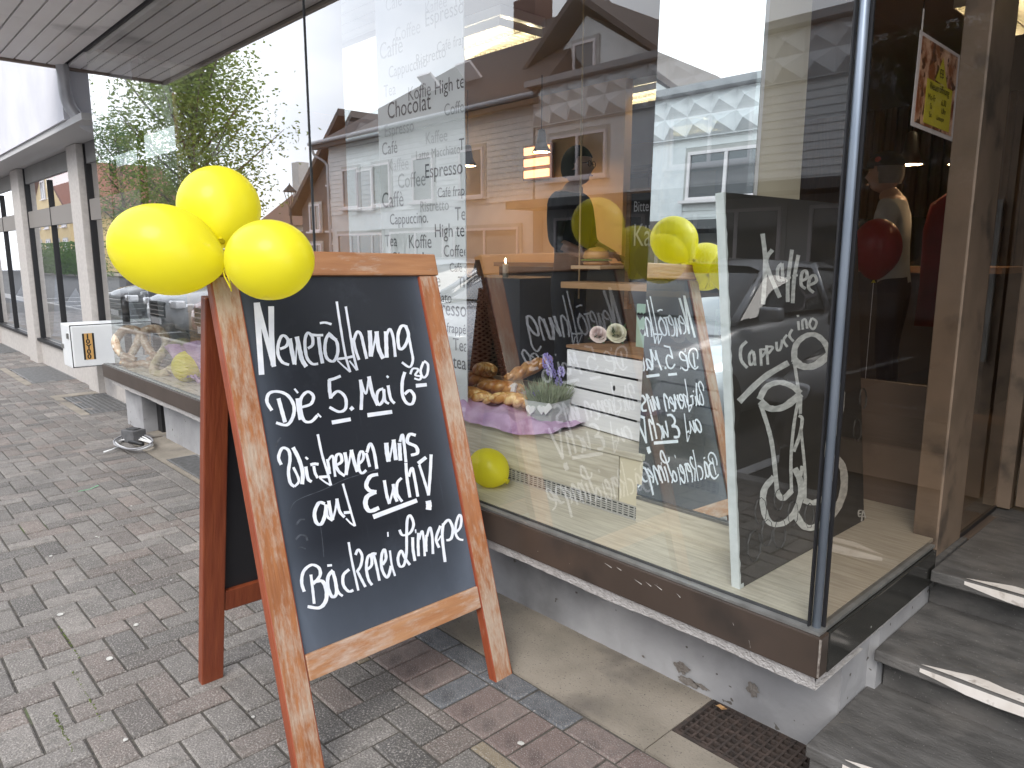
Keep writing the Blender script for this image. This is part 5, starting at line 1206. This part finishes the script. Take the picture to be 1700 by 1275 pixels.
    if glasses:
        g_ = MB()
        for s in (-1, 1):
            g_.tube([(hc.x+(s*.032+.024*math.cos(t_))*k, hc.y+.101*k, hc.z+(.012+.018*math.sin(t_))*k) for t_ in [6.283*i/16 for i in range(17)]], .002, 5, cap=False)
            g_.tube([(hc.x+s*.056*k, hc.y+.092*k, hc.z+.016*k), (hc.x+s*.076*k, hc.y, hc.z+.012*k)], .002, 5)
        g_.tube([(hc.x-.01*k, hc.y+.097*k, hc.z+.014*k), (hc.x+.01*k, hc.y+.097*k, hc.z+.014*k)], .002, 5)
        g_.build('glasses', M_black, root)
    if cap:
        mb = MB(); vs = []
        for b_ in range(9):
            ph = math.pi*.5*b_/8
            for a in range(nu):
                th = 2*math.pi*a/nu; vs.append((math.sin(ph)*math.cos(th)*.098*k+hc.x, (math.sin(ph)*math.sin(th)*.118)*k+hc.y, math.cos(ph)*.10*k+hc.z+.045*k))
        mb.add(vs, [(b_*nu+a, b_*nu+(a+1) % nu, (b_+1)*nu+(a+1) % nu, (b_+1)*nu+a) for b_ in range(8) for a in range(nu)])
        pr = []
        for i in range(11):
            t_ = i/10; an = math.pi*(.16+.68*t_); pr.append((hc.x+.088*k*math.cos(an), hc.y+.107*k*math.sin(an), hc.z+.048*k)); pr.append((hc.x+.10*k*math.cos(an)*.9, hc.y+(.107+.085*math.sin(math.pi*t_)**.6)*k*math.sin(an), hc.z+.030*k))
        mb.add(pr, [(2*i, 2*i+1, 2*i+3, 2*i+2) for i in range(10)])
        mb.build('cap', cap, root, True)
        e = MB(); e.lathe([(.0001, 0), (.016, .001), (.0001, .003)], 10, Matrix.Translation(hc+Vector((-.088, .03, .085))*k) @ Matrix.Rotation(R(-80), 4, 'Y')); e.build('cap_badge', mat('red_badge', (.55, .08, .05), rough=.5), root)
    # hands
    for s, t_ in ((-1, 'l'), (1, 'r')):
        w0 = J['wri'+t_][0]; d_ = (w0-J['elb'+t_][0]).normalized(); side = Vector((1, 0, 0)); side = (side-d_*side.dot(d_)).normalized(); up_ = side.cross(d_)
        h_ = MB(); h_.tube([w0-d_*.01, w0+d_*.03*k, w0+d_*.085*k], [.026*k, .036*k, .034*k], 10, flat=.5)
        for f in range(4):
            b0 = w0+d_*.08*k+side*(f-1.5)*.017*k; L_ = (.062, .072, .068, .052)[f]*k
            h_.tube([b0, b0+d_*L_*.5-up_*.004, b0+d_*L_*.85-up_*.018, b0+d_*L_-up_*.03], [.0085, .008, .0075, .006], 7)
        b0 = w0+d_*.025*k-side*s*.028*k; h_.tube([b0, b0+d_*.03*k-side*s*.02*k, b0+d_*.055*k-side*s*.026*k-up_*.01], [.0105, .009, .0075], 7)
        h_.build('hand', skin, root, True)
    return root
skin = mat('skin', (.5, .3, .22), (.46, .27, .2), rough=.5, scale=10)
pA = on(945, 330, 1, 2.9)
person('person', (pA.x, 2.9, .4355), R(-75), 'person with short dark hair and glasses in a dark top inside the shop', 1.6,
       mat('dark_top', (.035, .037, .045), (.025, .027, .033), rough=.9, scale=8), mat('dark_trousers', (.03, .03, .035), rough=.9), mat('dark_hair', (.02, .017, .015), rough=.6), skin)
pB = on(1505, 330, 1, 4.05)
person('person', (pB.x, 4.0, .44), R(100), 'person in a black cap and light shirt behind the side glass', 1.52,
       mat('light_shirt', (.5, .5, .48), (.42, .42, .4), rough=.9, scale=8), mat('dark_apron', (.02, .02, .03), rough=.9), mat('grey_hair', (.2, .18, .16), rough=.7), skin, cap=mat('black_cap', (.02, .018, .018), rough=.8), glasses=False, lean_=.08)
q0 = on(1455, 412, 1, 3.5); balloon((q0.x, 3.5, q0.z), .15, .12, (0, 0, -1), 'dark red balloon in front of the person in the cap', balloon_mat('red_rubber', (.4, .02, .03)), 'balloons inside the shop')
t = MB(); t.tube([(q0.x, 3.5, .5), (q0.x, 3.5, q0.z-.17)], .0015, 5); tag(t.build('balloon_string', M_white), 'white string of the dark red balloon inside the shop', 'string')
q0 = on(1580, 400, 1, 4.3); 
ad = thing('red_hanging_coat', (q0.x, 4.3, .44), 'red coat hanging behind the bronze post inside the shop', 'coat')
t = MB(); t.tube([(0, 0, .55), (0, 0, .8), (0, 0, 1.1), (0, 0, 1.25), (0, 0, 1.32)], [.17, .16, .17, .14, .04], 14, flat=.45); t.build('coat_body', mat('red_cloth', (.2, .018, .025), (.14, .012, .018), rough=.9, scale=9), ad, True)
t = MB(); t.tube([(0, 0, 0), (0, 0, 1.4)], .015, 8); t.build('coat_stand', M_rawwood, ad)

# ------------------------------------------------------------------ parked cars (seen mirrored in the glass)
M_tyre = mat('tyre', (.02, .02, .02), rough=.8); M_rim = mat('alloy', (.5, .5, .52), rough=.3, metal=1); M_cglass = mat('car_glass', (.02, .025, .03), rough=.03, spec=1, coat=1); M_chrome = mat('chrome', (.8, .8, .82), rough=.1, metal=1); M_lens = mat('headlight_lens', (.7, .72, .75), rough=.08, coat=1)
def car(x, ynose, paint, label, emblem=False, plate='', H=1.46, Lc=4.5):
    t = thing('parked_car', (x, ynose, -.12), label, 'car', group='cars parked nose-in along the kerb')
    # nose at y=0, tail at y=-Lc; stations (y, halfwidth, zlow, zbelt)
    stn = [(0, .62, .38, .62), (-.06, .78, .25, .74), (-.25, .87, .2, .82), (-.7, .9, .19, .90), (-1.25, .91, .2, .97), (-2.2, .91, .2, 1.0), (-3.2, .91, .2, 1.02), (-4.0, .88, .22, 1.04), (-4.38, .82, .26, 1.0), (-Lc, .68, .4, .85)]
    vs = []; m_ = 14
    for (y, hw, zl, zb) in stn:
        prof = [(-hw*.9, zl), (-hw, zl+.12), (-hw*1.0, (zl+zb)/2), (-hw*.97, zb-.1), (-hw*.9, zb-.02), (-hw*.55, zb+.025), (-.2*hw, zb+.045)]
        prof += [(-a, b_) for a, b_ in reversed(prof)]
        vs += [(a, y, b_) for a, b_ in prof]
    mb = MB(); mb.add(vs, [(i*m_+k, i*m_+(k+1) % m_, (i+1)*m_+(k+1) % m_, (i+1)*m_+k) for i in range(len(stn)-1) for k in range(m_)]+[tuple(range(m_)), tuple(range(len(stn)*m_-1, (len(stn)-1)*m_-1, -1))])
    mb.build('car_body', paint, t, True)
    g_ = MB(); gs = [(-1.12, .80, .99, .99), (-1.85, .70, 1.02, H-.05), (-2.4, .69, 1.02, H), (-3.3, .68, 1.03, H-.02), (-4.05, .68, 1.04, H-.18), (-4.3, .76, 1.03, 1.05)]
    vs = []
    for (y, hw, zl, zt) in gs:
        prof = [(-.86, zl), (-(.86+hw)/2, (zl+zt)/2), (-hw, zt-.04), (-hw*.8, zt), (0, zt+.02)]; prof += [(-a, b_) for a, b_ in reversed(prof[:-1])]
        vs += [(a, y, b_) for a, b_ in prof]
    g_.add(vs, [(i*9+k, i*9+k+1, (i+1)*9+k+1, (i+1)*9+k) for i in range(len(gs)-1) for k in range(8)]); g_.build('car_glass', M_cglass, t, True)
    rf = MB(); rs = [(-1.83, .66, H-.045), (-2.4, .665, H+.004), (-3.3, .655, H-.015), (-4.0, .64, H-.16)]; vs = []
    for (y, hw, zt) in rs: vs += [(a*hw, y, zt+b_) for a, b_ in ((-1.06, -.05), (-.85, .008), (0, .034), (.85, .008), (1.06, -.05))]
    rf.add(vs, [(i*5+k, i*5+k+1, (i+1)*5+k+1, (i+1)*5+k) for i in range(3) for k in range(4)]); rf.build('roof', paint, t, True)
    for s in (-1, 1):
        p_ = MB(); p_.tube([(s*.86, -1.08, .98), (s*.70, -1.85, H-.045)], .035, 8); p_.tube([(s*.88, -2.75, 1.0), (s*.70, -2.75, H-.02)], .035, 8); p_.tube([(s*.86, -4.2, 1.03), (s*.68, -3.98, H-.15)], .05, 8); p_.build('pillar', paint, t, True)
        h_ = MB(); h_.box(s*.72-.16, s*.72+.16, -.2, -.02, .60, .74, bev=.03); h_.build('headlight', M_lens, t, True)
        wm = MB(); wm.box(s*.99-.09, s*.99+.09, -1.5, -1.38, .98, 1.1, bev=.03); wm.build('wing_mirror', paint, t, True)
        for y in (-.82, -3.55):
            wh = MB(); MW = Matrix.Translation((s*.84, y, .32)) @ Matrix.Rotation(R(90), 4, 'Y'); wh.lathe([(.2, -.1), (.31, -.1), (.32, -.06), (.32, .06), (.31, .1), (.2, .1)], 28, MW); wo_ = wh.build('wheel', M_tyre, t, True)
            ri = MB(); ri.lathe([(.0001, .09), (.05, .1), (.2, .085), (.21, .06), (.21, -.06), (.0001, -.05)], 20, MW if s > 0 else MW @ Matrix.Rotation(R(180), 4, 'X')); ri.build('rim', M_rim, wo_, True)
    gr = MB(); gr.box(-.42, .42, -.03, .02, .42, .70, bev=.03); gr.build('grille', M_black, t)
    for k in range(3): B('grille_bar', M_chrome, t, -.4, .4, .02, .03, .46+k*.08, .475+k*.08)
    B('bumper', M_black, t, -.7, .7, -.12, .03, .2, .33, bev=.03); wi = MB(); wi.tube([(-.6, -1.06, .995), (.1, -1.1, 1.01)], .012, 6); wi.tube([(0, -1.06, .995), (.6, -1.12, 1.01)], .012, 6); wi.build('wiper', M_black, t)
    if emblem:
        e = MB(); c0 = Vector((0, .05, .56)); e.tube([(c0.x+.105*math.cos(a_), c0.y, c0.z+.105*math.sin(a_)) for a_ in [6.283*i/32 for i in range(33)]], .009, 8, cap=False)
        for k in range(3):
            a_ = R(90+120*k); e.tube([c0, c0+Vector((math.cos(a_), 0, math.sin(a_)))*.1], [.013, .004], 6)
        e.build('star_emblem', M_chrome, t, True)
    B('number_plate', M_white, t, -.26, .26, .032, .036, .3, .41)
    if plate:
        o = link('lettering', textmesh(plate, .1, M_black, bold=.003), t, loc=(.22, .0375, .32)); o.rotation_euler = (R(90), 0, R(180))
    return t
def paint(n, c, met=.3): return mat(n, c, rough=.28, metal=met, coat=1)
car(1.15, -1.45, paint('paint_dark_grey', (.06, .06, .068)), 'dark grey estate car nearest the camera, mirrored in front of the coffee board', H=1.55)
car(-1.4, -1.43, paint('paint_silver', (.5, .52, .55)), 'silver car with a star on its grille, mirrored in the pillar', True, 'MK K 27')
car(-3.95, -1.6, paint('paint_pearl', (.62, .63, .66)), 'pearl white car mirrored behind the grey word panel')
car(-6.5, -1.5, paint('paint_grey', (.25, .29, .32)), 'grey car third along the kerb, mirrored above the pretzel')
car(-9.05, -1.45, paint('paint_wine', (.2, .03, .035)), 'wine red car mirrored beyond the grey one')
car(-11.6, -1.55, paint('paint_silver2', (.42, .44, .46)), 'silver grey car farthest left along the kerb')
car(-14.2, -1.55, paint('paint_black', (.02, .02, .022)), 'black car beyond the silver grey one at the far left of the kerb')

# ------------------------------------------------------------------ houses across the street (mirrored)
M_sid = mat('white_siding', (.8, .8, .79), (.74, .74, .73), rough=.7, scale=3); M_roof = mat('roof_tiles', (.085, .065, .06), (.12, .09, .08), rough=.8, scale=9, bump=.6, bscale=30)
M_frame = mat('window_frame_white', (.82, .75, .75), rough=.5); M_corn = mat('cornice_panel', (.72, .73, .74), (.8, .8, .8), rough=.6, scale=4)
M_grey = mat('grey_render', (.45, .44, .42), (.5, .49, .47), rough=.9, scale=4); M_curt = mat('net_curtain', (.5, .52, .5), rough=.9)
FY = -11.6
def siding(parent, x0, x1, y, z0, z1, pitch=.16, m=None):
    s_ = MB(); z = z0
    while z < z1-.02:
        s_.add([(x0, y, z+pitch), (x1, y, z+pitch), (x1, y+.022, z), (x0, y+.022, z), (x1, y, z), (x0, y, z)], [(0, 1, 2, 3), (3, 2, 4, 5)]); z += pitch
    return s_.build('siding', m or M_sid, parent)
def window(parent, x0, x1, y, z0, z1, mull=1, sill=True, pane_m=None):
    f = MB(); w_ = .07
    f.box(x0, x1, y+.01, y+.09, z0, z0+w_); f.box(x0, x1, y+.01, y+.09, z1-w_, z1); f.box(x0, x0+w_, y+.01, y+.09, z0+w_, z1-w_); f.box(x1-w_, x1, y+.01, y+.09, z0+w_, z1-w_)
    for k in range(1, mull+1):
        xm = x0+(x1-x0)*k/(mull+1); f.box(xm-.04, xm+.04, y+.01, y+.085, z0+w_, z1-w_)
    fr = f.build('window', M_frame, parent)
    B('pane', pane_m or M_hglass, fr, x0+w_, x1-w_, y+.03, y+.05, z0+w_, z1-w_)
    B('surround', M_grey, fr, x0-.1, x1+.1, y, y+.026, z0-.08, z1+.1)
    if sill: B('sill', M_frame, fr, x0-.12, x1+.12, y+.03, y+.2, z0-.07, z0-.005)
# flat-roofed shop with pyramid cornice
hb = thing('cornice_building', (0, FY, 0), 'flat roofed house with pyramid cornice panels, mirrored in the glass', 'building')
def rel(o): o.location = (0, -FY, 0); return o
class P_:
    pass
def place(parent):   # children are written in world coordinates
    for c in parent.children: c.location = Vector(c.location)-parent.location
B('wall', M_sid, hb, -12.0, 14, FY-8, FY-.01, 2.7, 6.0); B('ground_wall', M_grey, hb, -12, 14, FY-8, FY-.3, 0, 2.7)
siding(hb, -12.0, 14, FY, 2.8, 4.75)
B('shop_canopy', mat('dark_canopy', (.1, .1, .1), rough=.6), hb, -12, 14, FY, FY+1.1, 2.6, 2.8)
s_ = MB().box(0, 1, 0, 1, 0, 1)
pyr = MB(); pyr.add([(0, 0, 0), (.62, 0, 0), (.62, 0, .46), (0, 0, .46), (.31, .22, .23)], [(0, 1, 4), (1, 2, 4), (2, 3, 4), (3, 0, 4)]); pm = pyr; pm.use(M_corn); pm.m = [0]*4; pme = pm.mesh('cornice_panel')
for i in range(42):
    for j in range(2): link('cornice_panel', pme, hb, loc=(-12+i*.62, FY+.12, 4.78+.47*j))
B('cornice_backing', M_corn, hb, -12, 14, FY+.0, FY+.118, 4.76, 5.72); B('roof_edge', mat('zinc_edge', (.3, .3, .31), rough=.5), hb, -12.05, 14, FY-8, FY+.4, 5.73, 5.88)
for (a, b_) in ((-11.4, -9.5), (-7.6, -5.6), (-3.3, -1.1), (1.2, 3.2), (6, 8)): window(hb, a, b_, FY+.005, 3.35, 4.45, 1)
for (a, b_) in ((-11.5, -8.5), (-8.1, -5), (-4.4, -1.4), (-1, 2), (2.6, 6), (7, 12)): window(hb, a, b_, FY-.29, .5, 2.4, 2, False)
B('white_wall_panel', M_white, hb, -9.4, -7.7, FY+.024, FY+.03, 2.85, 4.6)
place(hb)
# white sided house with big roof
wh = thing('white_siding_house', (-17, FY, 0), 'white weatherboarded house with big dark roof and chimney, mirrored in the glass', 'building')
B('wall', M_sid, wh, -23.0, -12.1, FY-8, FY-.01, 0, 5.6); siding(wh, -23.0, -12.1, FY, 2.9, 5.5)
rf = MB(); ov = .5
rf.add([(-23.4, FY+ov, 5.45), (-11.6, FY+ov, 5.45), (-11.6, FY-8.5, 5.45), (-23.4, FY-8.5, 5.45), (-15.8, FY-3.6, 8.9), (-12.6, FY-3.6, 8.9)], [(0, 1, 5, 4), (2, 3, 4, 5), (3, 0, 4), (1, 2, 5)]); ro = rf.build('roof', M_roof, wh)
B('chimney', mat('brick_chimney', (.14, .07, .055), rough=.9), ro, -16.3, -15.3, FY-4.0, FY-3.2, 7.6, 9.6)
for k in (-18.2, -16.2):
    MS = Matrix.Translation((k, FY-1.0, 6.85)) @ Matrix.Rotation(R(40.5), 4, 'X'); s_ = MB(); s_.obox(MS, 0, .7, -.5, .5, 0, .08); s_.build('skylight', M_frame, ro)
B('fascia_board', mat('dark_eave', (.09, .075, .07), rough=.7), wh, -23.4, -11.6, FY+.3, FY+.5, 5.3, 5.46)
gt = MB(); gt.tube([(-23.5, FY+.55, 5.5), (-11.6, FY+.55, 5.5)], .07, 8); gt.tube([tuple(v) for v in spline([(-23.4, FY+.5, 5.45), (-23.35, FY+.4, 5.1), (-23.1, FY+.08, 4.8), (-23.05, FY+.06, 4.2), (-23.05, FY+.06, .2)], 5)], .05, 8); gt.build('gutter', M_pipe, wh, True)
# cross gable
cg = MB(); cg.prism([(-13.9, 5.0), (-8.2, 5.0), (-8.2, 5.7), (-11.5, 7.75), (-13.9, 5.8)], FY-3, FY-1.4, 1); cg.build('gable_wall', M_sid, wh)
siding(wh, -13.4, -8.9, FY-1.37, 5.6, 6.2, .16)
cg = MB(); cg.prism([(-14.7, 5.5), (-11.5, 8.1), (-7.8, 5.5), (-7.8, 5.65), (-11.5, 8.3), (-14.7, 5.65)], FY-7, FY-.9, 1); cg.build('gable_roof', M_roof, ro)
window(wh, -11.9, -11.1, FY-1.38, 6.3, 7.1, 0)
for (a, b_) in ((-22.0, -20.9), (-20, -18.9), (-17.6, -16.5), (-15.2, -14.1)): window(wh, a, b_, FY+.005, 3.1, 4.5, 0)
B('shop_sign', M_white, wh, -20.4, -17.2, FY+.05, FY+.15, 2.3, 2.85)
for (a, b_) in ((-22.5, -19.5), (-19, -16), (-15.5, -12.6)): window(wh, a, b_, FY+.005, .5, 2.2, 1, False)
place(wh)
# dark slate gable house farther left
gh = thing('slate_gable_house', (-25, FY-1, 0), 'dark slate clad gable house with white windows beyond the white house', 'building')
M_slt = mat('slate_cladding', (.09, .08, .08), (.14, .12, .12), rough=.7, scale=30, bump=.5)
cg = MB(); cg.prism([(-27.2, 0), (-27.2, 3.4), (-23.3, 6.5), (-23.3, 0)], FY-9, FY-1, 1); cg.build('wall', M_slt, gh)
siding(gh, -27.2, -23.3, FY-.98, 0.2, 3.4, .2, M_slt)
cg = MB(); cg.prism([(-27.7, 3.1), (-23.25, 6.65), (-23.25, 6.9), (-27.7, 3.35)], FY-9.3, FY-.6, 1); cg.build('roof', M_roof, gh)
for (a, z0) in ((-26.4, 2.4), (-24.8, 2.4), (-26.4, .8), (-24.8, .8), (-24.6, 4.2)): window(gh, a, a+.9, FY-.95, z0, z0+1.1, 1)
place(gh)
# yellow house and red-roofed house far left
yh = thing('yellow_house', (-74, -12, 0), 'pale yellow gabled house mirrored in the neighbouring shop windows', 'building')
M_yel_w = mat('yellow_render', (.65, .48, .24), (.7, .53, .29), rough=.9, scale=3)
cg = MB(); cg.prism([(-82, 0), (-82, 5.6), (-75, 9.6), (-68, 5.6), (-68, 0)], -22, -12, 1); cg.build('wall', M_yel_w, yh)
cg = MB(); cg.prism([(-82.8, 5.3), (-75, 9.9), (-67.2, 5.3), (-67.2, 5.0), (-75, 9.5), (-82.8, 5.0)], -22.4, -11.6, 1); cg.build('roof', mat('red_roof', (.2, .08, .05), (.15, .06, .04), rough=.85, scale=10), yh)
for (a, z0) in ((-80.5, 1.2), (-77, 1.2), (-73.5, 1.2), (-70.5, 1.2), (-80.5, 3.8), (-77, 3.8), (-73.5, 3.8), (-70.5, 3.8), (-77, 6.4), (-74, 6.4)): window(yh, a, a+1.5, -11.99, z0, z0+1.6, 1)
place(yh)
rh = thing('cream_house', (-55, -26, 0), 'cream house with brown hipped roof and chimney, mirrored right of the tree', 'building')
B('wall', mat('cream_render', (.6, .56, .48), (.65, .6, .52), rough=.9, scale=3), rh, -61, -49, -34, -26, 0, 4.0)
cg = MB(); cg.add([(-61.6, -25.4, 3.8), (-48.4, -25.4, 3.8), (-48.4, -34.5, 3.8), (-61.6, -34.5, 3.8), (-58.5, -30, 8.2), (-51.5, -30, 8.2)], [(0, 1, 5, 4), (2, 3, 4, 5), (3, 0, 4), (1, 2, 5)]); r2_ = cg.build('roof', mat('brown_roof', (.15, .085, .06), (.2, .12, .09), rough=.85, scale=12), rh)
B('chimney', M_grey, r2_, -58.5, -57.3, -29, -28, 6.5, 9.3)
for a in (-60, -57, -54, -51.5): window(rh, a, a+1.2, -25.99, 2.0, 3.4, 1)
place(rh)
# street lantern
lp_ = thing('street_lantern', (-21.5, -9.2, 0), 'dark street lantern on a slim post across the street', 'street lamp')
t = MB(); t.tube([(0, 0, 0), (0, 0, .4), (0, 0, .5), (0, 0, 3.0)], [.08, .08, .045, .035], 10); t.build('post', M_black, lp_, True)
t = MB()
for s in range(4):
    a_ = R(45+90*s); t.tube([(.05*math.cos(a_), .05*math.sin(a_), 3.0), (.2*math.cos(a_), .2*math.sin(a_), 3.55)], .012, 6)
    b_ = R(135+90*s); t.tube([(.2*math.cos(a_), .2*math.sin(a_), 3.55), (.2*math.cos(b_), .2*math.sin(b_), 3.55)], .012, 6)
t.build('lantern_frame', M_black, lp_)
t = MB(); t.lathe([(.24, 3.55), (.1, 3.7), (.03, 3.78), (.001, 3.85)], 12); t.build('lantern_roof', M_black, lp_)

# ------------------------------------------------------------------ trees and shrubs
M_bark = mat('bark', (.09, .065, .05), (.14, .1, .08), rough=.9, scale=20, bump=.6, stretch=(1, 1, .3))
def leafmat(n, a, b_):
    m = mat(n, a, b_, rough=.6, scale=3, lo=.3, hi=.7); t = m.node_tree; bs = t.nodes['Principled BSDF']
    tr = t.nodes.new('ShaderNodeBsdfTranslucent'); tr.inputs[0].default_value = (a[0]*2.2, a[1]*2.0, a[2]*1.2, 1); mx = t.nodes.new('ShaderNodeMixShader'); mx.inputs[0].default_value = .4
    t.links.new(bs.outputs[0], mx.inputs[1]); t.links.new(tr.outputs[0], mx.inputs[2]); t.links.new(mx.outputs[0], t.nodes['Material Output'].inputs[0]); return m
M_leaf = leafmat('spring_leaf', (.13, .19, .055), (.2, .24, .09)); M_leaf2 = leafmat('dark_leaf', (.045, .1, .025), (.08, .14, .03))
def tree(x, y, H, label, seed, cr=2.6, leafm_=M_leaf, nb_=26, lpb=420):
    rnd = random.Random(seed); t = thing('street_tree', (x, y, 0), label, 'tree', group='trees along the street')
    tr = MB(); tr.tube([(0, 0, -.1), (.05, 0, .9), (.02, .06, 1.8), (.06, 0, H*.5), (0, 0, H*.86)], [.15, .12, .1, .07, .02], 10)
    tips = []
    for k in range(nb_):
        u = k/nb_; z0 = 1.7+(H*.62)*u; a = k*2.4; L_ = cr*(.45+.65*math.sin(math.pi*min(1, .22+.8*u))) * rnd.uniform(.75, 1.1)
        e = .35+.75*u; p0 = Vector((.04, 0, z0)); d = Vector((math.cos(a)*math.cos(e), math.sin(a)*math.cos(e), math.sin(e)))
        p1 = p0+d*L_*.5+Vector((0, 0, .1)); p2 = p0+d*L_*.92+Vector((0, 0, .35*L_*.4)); tr.tube([p0, p1, p2], [.045*(1-u*.5), .025, .008], 6); tips.append((p0, p1, p2))
    tr.build('trunk', M_bark, t, True)
    lf = MB()
    for (p0, p1, p2) in tips:
        for k in range(lpb):
            s = rnd.random()**.7; c = (p0.lerp(p1, s*2) if s < .5 else p1.lerp(p2, s*2-1)); g = .16+.24*s
            c = c+Vector((rnd.gauss(0, g), rnd.gauss(0, g), rnd.gauss(.02, g*.75)))
            sz = rnd.uniform(.035, .075); u_v = Vector((rnd.gauss(0, 1), rnd.gauss(0, 1), rnd.gauss(0, .6))).normalized(); w_v = u_v.orthogonal().normalized()
            lf.add([c-u_v*sz, c+w_v*sz*.5, c+u_v*sz, c-w_v*sz*.5], [(0, 1, 2, 3)])
    lf.build('crown', leafm_, t); return t
tree(-17.6, -4.6, 6.9, 'young street tree with airy light green crown, mirrored at the left of the window', 3, cr=2.45, nb_=36, lpb=520)
tree(-27.5, -5.6, 6.0, 'smaller darker street tree farther down the road', 9, cr=2.2, leafm_=M_leaf2, nb_=18, lpb=300)
tree(6.5, -9.6, 6.5, 'street tree on the far side to the right, mirrored in the coffee board', 14, cr=2.4, leafm_=M_leaf2, nb_=18, lpb=300)
def shrub(x, y, w_, h_, label, seed):
    rnd = random.Random(seed); t = thing('hedge_shrub', (x, y, 0), label, 'shrub', group='shrubs in front of the yellow house'); lf = MB()
    for k in range(5200):
        a, b_, c = rnd.gauss(0, .4), rnd.gauss(0, .4), abs(rnd.gauss(0, .5)); p = Vector((a*w_, b_*1.2, .1+min(c, 1)*h_))
        sz = rnd.uniform(.05, .1); u_v = Vector((rnd.gauss(0, 1), rnd.gauss(0, 1), rnd.gauss(0, 1))).normalized(); w_v = u_v.orthogonal()
        lf.add([p-u_v*sz, p+w_v*sz*.6, p+u_v*sz, p-w_v*sz*.6], [(0, 1, 2, 3)])
    lf.build('leaves', M_leaf2, t)
    s_ = MB(); s_.tube([(0, 0, 0), (0, 0, h_*.6)], .04, 6); s_.build('stem', M_bark, t)
for i, (x, lb) in enumerate(((-52, 'green shrub mirrored below the yellow house, nearest of three'), (-58, 'green shrub mirrored between the other two shrubs'), (-65, 'green shrub mirrored at the far end of the row'))): shrub(x, -9.8, 3.2, 2.2, lb, i)
